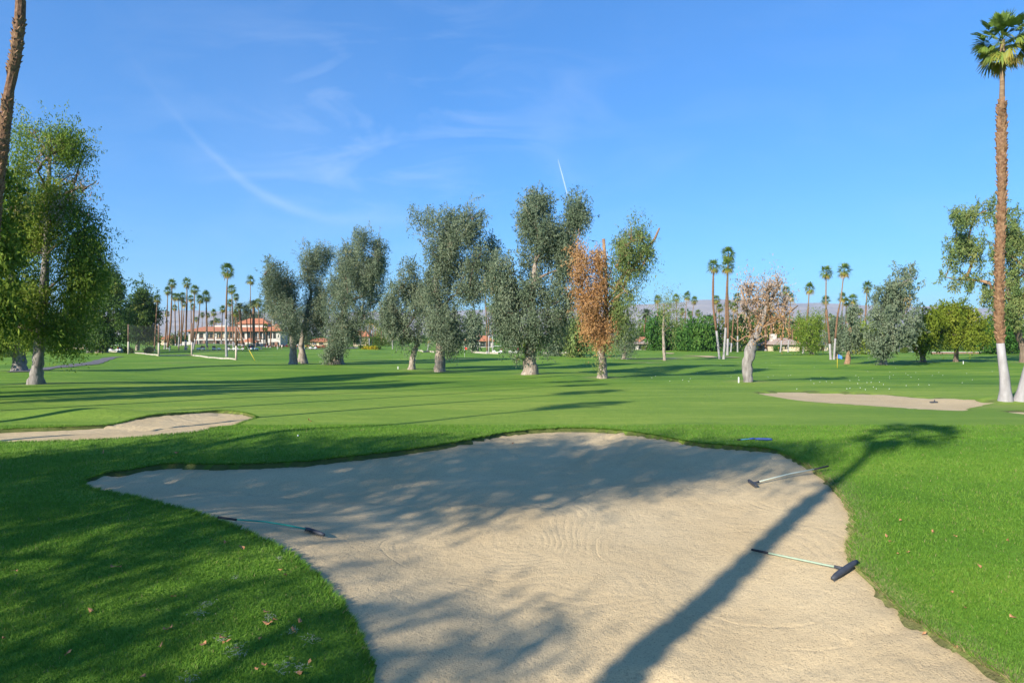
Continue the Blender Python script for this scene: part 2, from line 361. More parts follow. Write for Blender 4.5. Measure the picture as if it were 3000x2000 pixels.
# ---------------------------------------------------------------- terrain
_py = [-80, 0, 3, 6, 9, 12.5, 16, 20, 30, 45, 60, 100, 200, 400, 6000]
_pz = [-0.7, -0.95, -0.92, -0.75, -0.42, -0.10, 0.0, 0.0, -0.25, -0.65, -1.0, -1.4, -1.75, -1.8, -1.8]
_ty = np.arange(-80, 420, 0.5); _tz = np.interp(_ty, _py, _pz)
_k = np.ones(7) / 7
_tz = np.convolve(np.pad(_tz, 6, mode='edge'), np.convolve(_k, _k), mode='valid')
MOUNDS = [  # x, y, sx, sy, height
    (-5.2, 8.2, 2.6, 3.0, 0.30), (10.5, 14.6, 4.2, 1.5, 0.26), (-7.2, 16.6, 5.0, 1.5, 0.22), (-14.5, 21.6, 2.8, 1.1, 0.26),
    (22.5, 28.3, 3.2, 1.6, 0.28), (9.0, 7.5, 3.0, 3.5, 0.12), (-110, 232, 15, 9, 1.9), (-47, 215, 9, 10, 1.4),
    (38, 82, 9, 6, -0.5), (12, 70, 10, 5, -0.35), (-12, 52, 14, 5, -0.25), (60, 66, 12, 7, 0.35), (-38, 60, 9, 7, 0.25), (-70, 88, 10, 6, 0.7)]
TREEBASE = []      # filled below: trunk feet stand on small dry mounds
def zb(x, y):
    x = np.asarray(x, float); y = np.asarray(y, float)
    z = np.interp(y, _ty, _tz)
    for (mx, my, sx, sy, h) in MOUNDS:
        z = z + h * np.exp(-((x-mx)/sx)**2 - ((y-my)/sy)**2)
    w = np.clip((y - 24) / 30, 0, 1) * np.clip((400 - y) / 200, 0, 1)
    z = z + w * (0.10*np.sin(x*0.11 + 1.3)*np.sin(y*0.13 + 0.4) + 0.07*np.sin(x*0.23 + y*0.19) + 0.04*np.sin(x*0.41 - y*0.37 + 2))
    near = np.clip((26 - y) / 20, 0, 1)
    z = z + near * (0.02*np.sin(x*1.3 + y*0.7) + 0.015*np.sin(x*0.8 - y*1.5 + 1))
    return z
_RY = np.concatenate([np.geomspace(2.2, 60, 5000), np.geomspace(60.02, 1500, 5000)])
def at(u, v, fn=zb):
    """the ground point seen at photo pixel (u, v)"""
    k = (u - 1500) / FPX; zr = CAM_H - (v - HOR) / FPX * _RY
    d = zr - fn(k * _RY, _RY)
    i = int(np.argmax(d < 0)) if (d < 0).any() else len(_RY) - 1
    if i > 0 and d[i] < 0:
        t = d[i-1] / (d[i-1] - d[i]); Y = _RY[i-1] + t * (_RY[i] - _RY[i-1])
    else: Y = _RY[i]
    return Vector((k * Y, Y, float(fn(k*Y, Y))))
def pt(u, v, Y):
    return Vector(((u-1500)/FPX*Y, Y, CAM_H - (v-HOR)/FPX*Y))

D = 3000 / 2352.0
main_px = [(190,1110),(200,1100),(250,1085),(300,1078),(390,1064),(480,1066),(560,1065),(680,1060),(800,1048),(930,1033),(1050,1015),(1150,995),(1230,986),(1330,983),(1430,989),(1520,1002),(1600,1016),(1700,1024),(1770,1031),(1830,1055),(1880,1085),(1920,1125),(1953,1180),(1956,1220),(1948,1250),(1956,1285),(1990,1322),(2040,1375),(2080,1410),(2160,1460),(2240,1510),(2330,1568),(2420,1640)]
main_px2 = [(862,1640),(850,1568),(838,1500),(815,1440),(780,1380),(730,1325),(660,1270),(600,1235),(540,1210),(470,1185),(400,1165),(320,1145),(250,1130),(205,1120)]
left_px = [(-140,996),(-60,990),(0,986),(60,983),(150,980),(240,975),(290,966),(335,955),(420,947),(500,942),(560,947),(590,958),(560,968),(480,985),(380,997),(250,1007),(100,1013),(0,1015),(-80,1016),(-150,1008)]
right_px = [(1738,901),(1800,897.5),(1900,899),(2000,903),(2150,913),(2240,918),(2292,923),(2262,929),(2228,937),(2212,943),(2100,938),(1950,928),(1850,921),(1780,911)]
sliver_px = [(2312,943),(2360,943),(2420,948),(2420,958),(2350,949)]
def smooth_poly(P, step=0.12, jit=0.012, seed=1):
    r = random.Random(seed); P = [Vector((p[0], p[1])) for p in P]; n = len(P); out = []
    for i in range(n):
        p0, p1, p2, p3 = P[i-1], P[i], P[(i+1) % n], P[(i+2) % n]
        m = max(2, int((p2-p1).length / step))
        for k in range(m):
            t = k / m
            q = 0.5*((2*p1) + (p2-p0)*t + (2*p0-5*p1+4*p2-p3)*t*t + (3*p1-p0-3*p2+p3)*t**3)
            out.append((q.x + r.gauss(0, jit), q.y + r.gauss(0, jit)))
    return np.array(out)
def px_poly(pl): return [tuple(at(u*D, v*D)[:2]) for (u, v) in pl]
mp_ = px_poly(main_px)
mp_ += [(3.9, 3.6), (2.6, 2.7), (0.6, 2.5), (-0.9, 3.1), (-1.55, 4.2)]
mp_ += px_poly(main_px2)[1:]
BUNKERS = [
    dict(poly=smooth_poly(mp_, 0.10, 0.022, 1), depth=0.20, w=2.2, lf=0.10, ln=0.035, cell=0.1),
    dict(poly=smooth_poly(px_poly(left_px), 0.12, 0.012, 2), depth=0.06, w=1.6, lf=0.10, ln=0.03, cell=0.1),
    dict(poly=smooth_poly(px_poly(right_px), 0.25, 0.02, 3), depth=0.05, w=2.0, lf=0.08, ln=0.02, cell=0.25),
    dict(poly=smooth_poly(px_poly(sliver_px), 0.25, 0.02, 4), depth=0.04, w=1.5, lf=0.05, ln=0.02, cell=0.25)]
def poly_query(P, X, Y):
    """inside flag, distance, nearest point and outward normal y for points X, Y"""
    n = len(X); ins = np.zeros(n, bool); best = np.full(n, 1e9); bx = np.zeros(n); by = np.zeros(n); bny = np.zeros(n)
    A = P; B = np.roll(P, -1, axis=0)
    area = np.sum(A[:,0]*B[:,1] - B[:,0]*A[:,1])
    sgn = 1 if area > 0 else -1
    for (ax, ay), (cx, cy) in zip(A, B):
        cond = ((ay > Y) != (cy > Y))
        if cy != ay: ins ^= cond & (X < (cx-ax)*(Y-ay)/(cy-ay) + ax)
        ex, ey = cx-ax, cy-ay; ll = ex*ex + ey*ey + 1e-12
        t = np.clip(((X-ax)*ex + (Y-ay)*ey)/ll, 0, 1); qx = ax+t*ex; qy = ay+t*ey
        d = (X-qx)**2 + (Y-qy)**2; m = d < best
        best[m] = d[m]; bx[m] = qx[m]; by[m] = qy[m]; bny[m] = -ex*sgn/math.sqrt(ll)
    return ins, np.sqrt(best), bx, by, bny
def sand_depth(b, d, ny):
    lip = b['ln'] + (b['lf'] - b['ln']) * np.clip(ny*1.3, 0, 1)
    t = np.clip(d / b['w'], 0, 1); t = t*t*(3-2*t)
    return lip + b['depth'] * t
def surf(x, y):
    """walkable surface: grass, or sand inside a bunker"""
    X = np.atleast_1d(np.asarray(x, float)).ravel(); Y = np.atleast_1d(np.asarray(y, float)).ravel()
    z = zb(X, Y)
    for b in BUNKERS:
        P = b['poly']; m = (X > P[:,0].min()) & (X < P[:,0].max()) & (Y > P[:,1].min()) & (Y < P[:,1].max())
        if m.any():
            ins, d, _, _, ny = poly_query(P, X[m], Y[m])
            zz_ = z[m]; zz_[ins] -= sand_depth(b, d[ins], ny[ins]); z[m] = zz_
    return z
def sz(x, y): return float(surf(x, y)[0])
def ats(u, v): return at(u, v, lambda X, Y: surf(X, Y).reshape(np.shape(X)) if np.ndim(X) else surf(X, Y)[0])

def spaced(lo, hi, c0, c1, h, grow, hmax=1e9):
    a = list(np.arange(c0, c1 + 1e-6, h)); s = h; v = a[-1]
    while v < hi: s = min(s*grow, hmax if v < 90 else 1e9); v += s; a.append(v)
    s = h; v = a[0]; pre = []
    while v > lo: s = min(s*grow, hmax if v > -90 else 1e9); v -= s; pre.append(v)
    return np.array(pre[::-1] + a)

# ---------------------------------------------------------------- big things' feet, needed by the ground sheet
FEET = [(105,1125),(57,1086),(858,1067),(893,1065),(877,1060),(985,1066),(1205,1082),(1290,1088),(1552,1096),(1764,1107),(2192,1118),(2482,1066),(2587,1068),(2704,1060),(2800,1060),(2995,1062),(1947,1055),(1828,1052),(288,1033),(307,1033),(262,1033)]
FEET_W = [at(u, v) for (u, v) in FEET]
for p in FEET_W: MOUNDS.append((p.x, p.y, 1.3, 1.1, 0.13))

# ---------------------------------------------------------------- ground sheet and sand
xs = spaced(-7000, 7000, -13.5, 13.5, 0.12, 1.08, 1.3); ys = np.minimum(spaced(-70, 9000, 3.2, 22.5, 0.12, 1.06, 1.6), 9200); xs = np.clip(xs, -7500, 7500)
GX, GY = np.meshgrid(xs, ys); shp = GX.shape
X = GX.ravel().copy(); Y = GY.ravel().copy()
dry = np.zeros(len(X)); soil = np.zeros(len(X))
for p in FEET_W: dry = np.maximum(dry, 1.05*np.exp(-((X-p.x)/1.25)**2 - ((Y-p.y)/1.0)**2))
for (u, v, sx, sy, a) in [(1380,1050,5,3,0.8),(1890,1062,4,2,0.5),(2090,1047,7,3,0.35),(2050,1044,8,3,0.5),(520,1062,7,3,0.25),(2900,1190,2.0,0.6,0.35)]:
    p = at(u, v); dry = np.maximum(dry, a*np.exp(-((X-p.x)/sx)**2 - ((Y-p.y)/sy)**2))
info = []; Zextra = np.zeros(len(X))
for b in BUNKERS:
    P = b['poly']; mg = 1.6
    m = np.where((X > P[:,0].min()-mg) & (X < P[:,0].max()+mg) & (Y > P[:,1].min()-mg) & (Y < P[:,1].max()+mg))[0]
    ins, d, bx, by, ny = poly_query(P, X[m], Y[m])
    snap = d < 0.5*b['cell']
    X[m[snap]] = bx[snap]; Y[m[snap]] = by[snap]; ins[snap] = False; d[snap] = 0
    info.append((m, ins, d, ny))
    e = ~ins & (d < 0.5)
    rgt = (X[m] > 2.2) & (Y[m] < 13.5)
    dry[m[e]] = np.maximum(dry[m[e]], np.where(rgt[e], 0.75, 0.08)*(1 - d[e]/0.5))
    soil[m[ins & (d < 0.3)]] = 0.85; soil[m[snap]] = np.where(ny[snap] > 0.1, 0.7, 0.12)
Zb = zb(X, Y); Zg = Zb.copy()
for b, (m, ins, d, ny) in zip(BUNKERS, info):
    Zg[m[ins]] = Zb[m[ins]] - sand_depth(b, d[ins], ny[ins]) - 0.07
idx = np.arange(len(X)).reshape(shp)
F = np.stack([idx[:-1,:-1], idx[:-1,1:], idx[1:,1:], idx[1:,:-1]], -1).reshape(-1, 4)
me = np_mesh('ground', np.stack([X, Y, Zg], 1), F, [GRASS], smooth=True)
_s = lambda v, a, b: np.clip((v-a)/(b-a), 0, 1)
mown = _s(Y + 0.12*X*(X > 0), 17.5, 20.5)*(1 - _s(Y, 33, 47))*_s(X + 0.35*Y, -14, -8)
for nm, arr in (('dry', dry), ('soil', soil), ('mown', mown)):
    a = me.attributes.new(nm, 'FLOAT', 'POINT'); a.data.foreach_set('value', arr.astype(np.float32))
tag(ob('ground', me), kind='structure')
for b, (m, ins, d, ny) in zip(BUNKERS, info):
    keep = np.zeros(len(X), bool); keep[m[ins | (d < 3.2*b['cell'])]] = True
    zsnd = Zb.copy()
    sd = np.where(ins, sand_depth(b, d, ny), b['ln'] + (b['lf']-b['ln'])*np.clip(ny*1.3, 0, 1) + 0.03*(d > 0.001))
    zsnd[m] = Zb[m] - sd
    fk = F[keep[F].all(axis=1)]
    used = np.unique(fk); remap = np.zeros(len(X), np.int32); remap[used] = np.arange(len(used))
    V = np.stack([X, Y, zsnd], 1)[used]
    tag(ob('bunker_sand', np_mesh('bunker_sand', V, remap[fk], [SAND], smooth=True)), kind='structure')

def sheet(name, pts, mat_, lift, parent=None, kind='structure'):
    V = [(x, y, float(zb(x, y)) + lift) for (x, y) in pts]; n = len(V)
    c = np.mean(np.array(V), 0); c[2] = float(zb(c[0], c[1])) + lift
    o = MB().add(V + [tuple(c)], [(i, (i+1) % n, n) for i in range(n)]).build(name, mat_, parent)
    return tag(o, kind=kind)
for (u, v, ru, rv) in [(2032,1026.5,19,2.2),(2050,1042.5,30,1.8),(1960,1035,14,1.4),(2142,1046.5,18,1.4),(610,1021,60,1.6)]:
    p = at(u, v); q = at(u, v-rv) - at(u, v+rv); w = ru/FPX*p.y
    sheet('far_bunker_sand', [(p.x + w*math.cos(t)*(1+0.1*math.sin(3*t)), p.y + 0.5*q.y*math.sin(t)) for t in np.linspace(0, 2*math.pi, 24, endpoint=False)], SAND, 0.07)
def strip(name, px, width, mat_, lift):
    c = [at(u, v) for (u, v) in px]
    pts = []
    for i in range(len(c)-1):
        for k in range(8): pts.append(c[i].lerp(c[i+1], k/8))
    pts.append(c[-1]); V = []; F_ = []
    for i, p in enumerate(pts):
        d = pts[min(i+1, len(pts)-1)] - pts[max(i-1, 0)]; d.z = 0; d.normalize(); nrm = Vector((-d.y, d.x, 0))
        for s in (-0.5, 0.5):
            q = p + nrm*s*width; V.append((q.x, q.y, float(zb(q.x, q.y)) + lift))
    for i in range(len(pts)-1): F_.append((2*i, 2*i+1, 2*i+3, 2*i+2))
    return tag(MB().add(V, F_).build(name, mat_, smooth=True), kind='structure')
strip('cart_path', [(60,1090),(128,1079),(200,1072),(262,1066),(296,1056),(318,1049),(345,1045)], 2.2, ASPH, 0.05)
strip('cart_path', [(1820,1052),(1900,1051.5),(1990,1050)], 2.4, ASPH, 0.06)
strip('service_road', [(860,1021),(980,1020.5),(1050,1020)], 5.0, ASPH, 0.08)

# ---------------------------------------------------------------- mountains
def mountains():
    nx, ny = 260, 26
    u = np.linspace(-900, 3900, nx); prof_u = [-900,0,440,560,700,1100,1500,1880,2000,2100,2300,2480,2700,2860,3200,3900]
    prof_v = [925,915,913,909,912,908,903,893,889,886,892,894,897,903,908,915]
    top = np.interp(u, prof_u, prof_v)
    V = []
    r = np.random.default_rng(3)
    amps = [(r.uniform(0, 6.28, 4), f, a) for f, a in ((0.9,1.0),(2.1,0.6),(4.7,0.4),(9.5,0.25),(19,0.14),(37,0.09))]
    for j in range(ny):
        t = j/(ny-1); Yd = 6200 + 2600*t
        for i in range(nx):
            H = (HOR - top[i])/FPX*8800 + CAM_H
            s = 0; a0 = u[i]/350.0
            for ph, f, a in amps: s += a*math.sin(a0*f + ph[0] + 2.4*math.sin(t*f*1.1 + ph[1])) * math.sin(t*f*1.9 + ph[2] + a0*f*0.35)
            z = H*(t**0.8) + s*62*t*(1.15 - t)*1.6 + s*16*t*t
            V.append(((u[i]-1500)/FPX*Yd, Yd, max(z, -3) if t > 0 else -12))
    Fq = [(j*nx+i, j*nx+i+1, (j+1)*nx+i+1, (j+1)*nx+i) for j in range(ny-1) for i in range(nx-1)]
    rock = simple('bare_mountain_rock', (0.33, 0.255, 0.21), (0.20, 0.15, 0.125), 0.004, 0.95)
    return tag(ob('mountains', np_mesh('mountains', V, Fq, [rock], smooth=False)), kind='structure')
mountains()

# ---------------------------------------------------------------- foliage
def leaves(lobes, n, ll, lw, droop, seed, spread=0.42, per=26, shell=0.62, vstretch=1.35, tint_bias=0.0, gap=0.0, hollow=2.6):
    """many small leaf faces in hanging clumps spread through ellipsoid lobes (c, r)"""
    r = np.random.default_rng(seed)
    c = np.array([l[0] for l in lobes]); rad = np.array([l[1] for l in lobes])
    wt = (rad[:,0]*rad[:,2]*rad[:,1])**(2/3); wt = wt/wt.sum()
    nc = max(4, n//per)
    li = r.choice(len(lobes), nc, p=wt)
    d = r.normal(size=(nc, 3)); d /= np.linalg.norm(d, axis=1, keepdims=True)
    rr = r.uniform(0, 1, nc)**(1/3.0*shell)*r.uniform(0.70, 1.12, nc)
    csz = spread*np.exp(r.normal(0, 0.34, nc))                      # clump radii vary a lot
    rad_in = np.maximum(rad[li] - 0.30*csz[:,None], rad[li]*0.5)
    cc = c[li] + d*rad_in*rr[:,None]
    wsp = r.uniform(0, 1, nc) < 0.22                                # small sprays that stand clear of the mass
    csz = np.where(wsp, csz*0.42, csz); d2 = d.copy(); d2[:,2] = np.abs(d2[:,2])*0.9 + 0.15
    cc[wsp] = (c[li] + d2*rad[li]*(rr*1.18)[:,None])[wsp]
    if gap > 0:                                                    # coherent hollows, so that limbs, sky and shade show through
        f = np.zeros(nc)
        for _ in range(7):
            kv = r.normal(size=3); kv *= 6.283/(hollow*r.uniform(0.7, 1.5))/np.linalg.norm(kv); kv[2] *= 0.65
            f += np.sin(cc @ kv + r.uniform(0, 6.283))
        keep = f > np.quantile(f, gap)
        cc, csz, d = cc[keep], csz[keep], d[keep]; nc = len(cc)
    ctint = np.clip(r.normal(0.45 + tint_bias, 0.20, nc), 0, 1)
    cnt = np.maximum(3, (per*(csz/spread)**2*(0.62 if gap > 0 else 0.8)*r.uniform(0.6, 1.3, nc)).astype(int))
    k = np.repeat(np.arange(nc), cnt); m = len(k)
    o = r.normal(size=(m, 3)); o /= np.linalg.norm(o, axis=1, keepdims=True)
    q = r.uniform(0, 1, m)**0.42
    off = o*(q*csz[k])[:,None]*1.45; off[:,2] = off[:,2]*vstretch - 0.3*csz[k]*droop*r.exponential(1.0, m)*(o[:,2] < 0)
    stray = r.uniform(0, 1, m) < 0.05; off[stray] *= 1.35
    p = cc[k] + off
    tk_ = ctint[k]
    if gap > 0:                                                    # loose sprays: leaves strung along thin shoots that leave the mass
        ns = int(m*0.26/16); si = r.integers(0, nc, ns)
        sdir = d[si]*0.8 + r.normal(size=(ns, 3))*0.35; up = r.uniform(0, 1, ns) < 0.6; sdir[:,2] += np.where(up, 0.75, -0.85)
        sdir /= np.linalg.norm(sdir, axis=1, keepdims=True); sl = spread*r.uniform(2.0, 4.2, ns)
        q_ = np.repeat(np.arange(ns), 16); tt = r.uniform(0.25, 1.0, len(q_))
        ps = cc[si[q_]] + sdir[q_]*(tt*sl[q_])[:,None] + r.normal(size=(len(q_), 3))*spread*0.17*(1.15 - 0.6*tt)[:,None]
        ps[:,2] -= 0.10*spread*tt**2
        p = np.concatenate([p, ps]); o = np.concatenate([o, sdir[q_]]); tk_ = np.concatenate([tk_, ctint[si[q_]]]); m = len(p)
    dr = r.normal(size=(m, 3))*0.8; dr[:,2] -= droop*1.5; dr /= np.linalg.norm(dr, axis=1, keepdims=True)
    sd = np.cross(dr, o + r.normal(size=(m, 3))*0.55); sd /= (np.linalg.norm(sd, axis=1, keepdims=True) + 1e-9)
    L_ = ll*r.uniform(0.6, 1.4, m)[:,None]; W_ = lw*r.uniform(0.7, 1.3, m)[:,None]*0.5
    V = np.stack([p, p + dr*L_*0.45 + sd*W_, p + dr*L_, p + dr*L_*0.45 - sd*W_], 1).reshape(-1, 3)
    F_ = np.arange(4*m).reshape(-1, 4)
    t = np.clip(tk_ + r.normal(0, 0.08, m), 0, 1)
    return V, F_, np.repeat(t, 4), cc
def foliage(name, mat_, parent, org, *a, **k):
    V, F_, t, cc = leaves(*a, **k)
    V = V - np.array(org)
    return ob(name, np_mesh(name, V, F_, [mat_], t), parent), cc

def grow(parent, org, trunk, rad, lobes, seed, mats, twigs=3, cc=None, limb_r=None, roots=True, sides=10, bend=0.25, tw_r=1.0):
    """tapered trunk with limbs reaching every lobe; twigs run out to leaf clumps. trunk: list of points, rad: radii"""
    rd = random.Random(seed); tk = MB(); lb = MB()
    P = [Vector(p) for p in trunk]; pts = []; rr = []
    for i in range(len(P)-1):
        for k in range(4):
            t = k/4; q = P[i].lerp(P[i+1], t); r_ = rad[i]*(1-t) + rad[i+1]*t
            pts.append(q + Vector((rd.uniform(-1,1), rd.uniform(-1,1), 0))*r_*0.10*(i + k > 0)); rr.append(r_)
    pts.append(P[-1]); rr.append(rad[-1]*0.7)
    if roots:
        pts.insert(0, pts[0] - Vector((0,0,0.35))); rr.insert(0, rr[0]*1.18); rr[1] *= 1.06
    tk.tube(pts, rr, sides, jit=0.15, rnd=rd)
    nodes = [dict(p=P[-1], ch=0, par=None, r=rad[-1])]
    for k in range(2, len(pts)-1): nodes.append(dict(p=pts[k], ch=0, par=None, r=rr[k]))
    nroot = len(nodes)
    ordl = sorted(range(len(lobes)), key=lambda i: (Vector(lobes[i][0]) - P[-1]).length)
    for i in ordl:
        c = Vector(lobes[i][0]); best = None
        for j, nd in enumerate(nodes):
            v = c - nd['p']; cost = v.length + max(0, 0.45*math.hypot(v.x, v.y) - v.z)*1.3 + (0.4 if j >= nroot else 0)
            if best is None or cost < best[0]: best = (cost, j)
        nodes.append(dict(p=c, ch=0, par=best[1], r=0))
    for j in range(len(nodes)-1, nroot-1, -1):
        q = j
        while nodes[q]['par'] is not None: q = nodes[q]['par']; nodes[q]['ch'] += 1
    tot = max(1, len(nodes) - nroot)
    r0 = limb_r or rad[-1]*0.75
    for j in range(nroot, len(nodes)):
        nd = nodes[j]; a = nodes[nd['par']]['p']; b = nd['p']
        ra = min(r0*math.sqrt((nd['ch']+1)/tot*1.6) + 0.02, nodes[nd['par']]['r']*0.8 if nd['par'] < nroot else 9); rb = ra*0.5
        mid = a.lerp(b, 0.5) + Vector((rd.uniform(-1,1)*0.1, rd.uniform(-1,1)*0.1, bend))*(b-a).length*0.5
        seg = []
        for k in range(7):
            t = k/6; seg.append(a*(1-t)**2 + mid*2*t*(1-t) + b*t*t)
        lb.tube(seg, [ra + (rb-ra)*k/6 for k in range(7)], 7, jit=0.08, rnd=rd)
    if cc is not None and twigs:
        cl = [Vector(l[0]) for l in lobes]
        sel = rd.sample(range(len(cc)), min(len(cc), int(len(lobes)*twigs)))
        for i in sel:
            e = Vector(cc[i]); s = min(cl, key=lambda q: (q-e).length)
            mid = s.lerp(e, 0.5) + Vector((rd.uniform(-.2,.2), rd.uniform(-.2,.2), 0.12*(e-s).length))
            lb.tube([s, mid, e], [0.035*tw_r, 0.022*tw_r, 0.010*tw_r], 4, cap=False)
    for b_ in (tk, lb):
        b_.V = [tuple(Vector(v) - org) for v in b_.V]
    t_ = tk.build('trunk', mats[0], parent, smooth=True)
    if lb.n: l_ = tag(lb.build('limbs', mats[1], parent, smooth=True), kind='stuff')
    return t_

TREE_SEED = [100]
def tree_px(name, label, cat, base, trunk_px, trunk_w, groups, group=None, leaf=(0.22, 0.085), droop=0.9, bark=(None, None), twigs=3, spread=0.40, per=105, Y=None, depth=1.0, limb=None, shell=0.62, vs=1.5, bend=0.25, tw_r=1.0, gap=0.12, hollow=1.9, fill=True):
    """groups: list of (part name, material, leaf count, [(u, v, ru, rv)], tint)"""
    TREE_SEED[0] += 1; sd = TREE_SEED[0]; rd = random.Random(sd)
    p0 = at(*base) if Y is None else Vector((*pt(base[0], base[1], Y)[:2], 0))
    if Y is not None: p0.z = float(zb(p0.x, p0.y))
    s = p0.y/FPX
    root = empty(name, p0, label, cat, group)
    path = [p0] + [pt(u, v, p0.y + (rd.uniform(-.3,.3) if i else 0)) for i, (u, v) in enumerate(trunk_px)]
    all_l = []; ccs = []
    umid = np.mean([l[0] for g in groups for l in g[3]]) if groups else base[0]
    for gi, (nm, mt, cnt, lob, tint) in enumerate(groups):
        ls = []
        if fill and len(lob) > 3:                                  # bridge neighbouring boughs so that the crown hangs together
            extra = []
            for a_ in lob:
                nb = sorted((q for q in lob if q is not a_), key=lambda q: math.hypot(q[0]-a_[0], (q[1]-a_[1])*0.8))[:2]
                for q in nb:
                    if rd.random() < 0.7: extra.append(((a_[0]+q[0])/2 + rd.uniform(-6,6), (a_[1]+q[1])/2 + rd.uniform(-6,6), 0.42*(a_[2]+q[2]), 0.42*(a_[3]+q[3])))
            lob = list(lob) + extra; cnt = int(cnt*1.22)
        for (u, v, ru, rv) in lob:
            half = max(l[2] for g in groups for l in g[3])*s*1.1*depth
            dy_ = rd.uniform(-half, half)
            if v > base[1] - 160: dy_ = -abs(dy_) - 0.25*half      # low skirts hang on the near side too
            c = pt(u, v, p0.y + dy_)
            ru = ru*1.10
            ls.append((tuple(c), (ru*s, min(ru, rv)*s*rd.uniform(.85, 1.15), rv*s)))
        o, cc = foliage(nm, mt, root, p0, ls, cnt, leaf[0], leaf[1], droop, sd*10+gi, spread=spread, per=per, shell=shell, vstretch=vs, tint_bias=tint, gap=gap, hollow=hollow)
        all_l += ls; ccs.append(cc)
    cc = np.concatenate(ccs) if ccs else None
    grow(root, p0, path, [w*s*0.5 for w in trunk_w], all_l, sd, bark, twigs, cc, limb_r=limb, bend=bend, tw_r=tw_r)
    return root

GLIMB = simple('grey_brown_limb', (0.235, 0.175, 0.13), (0.13, 0.095, 0.07), 3.0, 0.9, 0.6, 8.0)
GB = (BARK, GLIMB)
GUMG = 'grey-green weeping trees lining the fairway'
tree_px('grey_green_tree', 'ragged grey-green tree on a short pale trunk in front of the clubhouse', 'tree', (858,1067), [(860,1030),(855,985)], [27,19,16],
  [('crown', GUM, 44000, [(815,850,46,58),(775,805,13,52),(812,768,16,26),(850,885,38,72),(850,965,28,58),(798,885,30,58),(835,930,34,50)], 0)], GUMG, bark=GB)
tree_px('grey_green_tree', 'grey-green tree with a leaning pale trunk and a high forked top', 'tree', (893,1065), [(882,1015),(890,960),(912,860)], [21,15,13,9],
  [('crown', GUM, 37000, [(915,742,32,36),(965,748,15,34),(905,830,28,46),(922,905,34,62),(935,780,24,30),(915,965,26,40),(950,860,22,48),(942,930,24,40),(900,770,22,34)], 0.03)], GUMG, bark=GB)
tree_px('grey_green_tree', 'slim grey-green tree whose trunk leans against a second leaning trunk', 'tree', (877,1060), [(886,1010),(893,965)], [13,10,8],
  [('crown', GUM, 7500, [(885,950,24,38),(900,985,16,24)], 0)], GUMG, bark=GB)
tree_px('grey_green_tree', 'broad grey-green tree on a thick stump-like trunk ringed with shoots', 'tree', (985,1066), [(985,1020),(992,970),(1015,890)], [44,36,28,16],
  [('crown', GUM, 106000, [(1050,718,34,46),(1085,702,18,32),(1118,735,20,42),(1050,800,52,58),(1097,830,30,58),(1020,880,42,56),(985,940,38,56),(1047,950,30,56),(972,1000,20,36),(1085,905,24,48),(1000,830,26,44),(965,1050,13,18),(962,880,24,48),(1012,770,30,48),(1100,780,28,44),(1020,985,36,36)], 0)], GUMG, bark=GB)
tree_px('grey_green_tree', 'lower grey-green tree with a slender forked trunk beside a white stake', 'tree', (1205,1082), [(1209,1050),(1218,1018),(1232,985)], [21,17,14,11],
  [('crown', GUM, 44000, [(1193,778,24,32),(1160,860,30,46),(1210,850,34,48),(1148,930,30,52),(1215,930,40,58),(1195,985,36,32),(1130,905,13,46),(1240,890,24,50),(1255,850,20,46),(1175,960,36,36)], 0.03)], GUMG, bark=GB)
tree_px('grey_green_tree', 'very tall grey-green tree with a bare forked limb below its spread top', 'tree', (1290,1088), [(1288,1045),(1290,990),(1285,880),(1275,805)], [33,28,24,17,14],
  [('crown', GUM, 88000, [(1225,648,28,42),(1272,642,28,46),(1322,655,20,44),(1300,705,32,36),(1385,642,34,44),(1362,692,36,42),(1412,722,24,44),(1310,790,40,42),(1372,790,42,48),(1340,860,52,48),(1285,885,38,48),(1300,950,44,48),(1342,975,34,42),(1302,1018,30,24),(1398,860,22,46),(1460,730,18,36),(1268,742,28,38),(1258,830,24,42),(1440,800,22,48),(1404,785,26,48),(1330,740,34,44),(1265,960,24,40)], 0)], GUMG, bark=GB, limb=0.22)
tree_px('grey_green_tree', 'tallest darkest grey-green tree with skirts of foliage down to its flared trunk', 'tree', (1552,1096), [(1553,1050),(1556,990),(1560,880),(1568,770)], [46,34,28,20,15],
  [('crown', GUM, 106000, [(1553,605,24,50),(1598,603,28,38),(1545,672,38,54),(1602,690,38,58),(1682,612,30,42),(1706,645,22,34),(1668,672,26,34),(1570,770,46,58),(1640,790,38,58),(1460,770,30,48),(1440,850,30,48),(1490,880,44,48),(1560,870,52,58),(1630,890,48,52),(1470,950,40,48),(1540,960,48,52),(1610,970,46,42),(1530,1028,20,28),(1592,1018,24,24),(1660,940,24,44),(1502,800,26,48),(1662,740,28,48),(1690,850,20,46),(1640,720,30,44),(1505,1000,24,34)], -0.05)], GUMG, bark=GB, limb=0.20)
tree_px('half_dead_tree', 'half-dead tree, orange-brown on one side and grey-green on the other', 'tree', (1764,1107), [(1768,1070),(1760,1030),(1772,960),(1775,890)], [30,24,22,16,13],
  [('dead_foliage', DEADLEAF, 27000, [(1700,752,18,48),(1708,822,27,56),(1735,880,34,56),(1722,940,32,46),(1752,962,36,42),(1742,765,20,28),(1698,880,16,26),(1782,990,18,26),(1768,830,18,40),(1760,770,18,34),(1690,820,14,40)], 0.0),
   ('green_foliage', GUM2, 27000, [(1830,722,24,46),(1868,690,32,42),(1897,702,18,30),(1850,765,34,44),(1892,762,20,38),(1805,850,24,44),(1815,770,16,34),(1830,800,27,42),(1878,790,22,40),(1850,852,36,38),(1802,900,26,46),(1832,942,28,42),(1800,1000,20,28),(1762,1072,20,18),(1812,722,18,38),(1790,800,20,42),(1806,930,24,42)], 0.1)], None, bark=(BARK, LIMB), twigs=6, limb=0.30, leaf=(0.19,0.065), spread=0.38, per=80, gap=0.16)
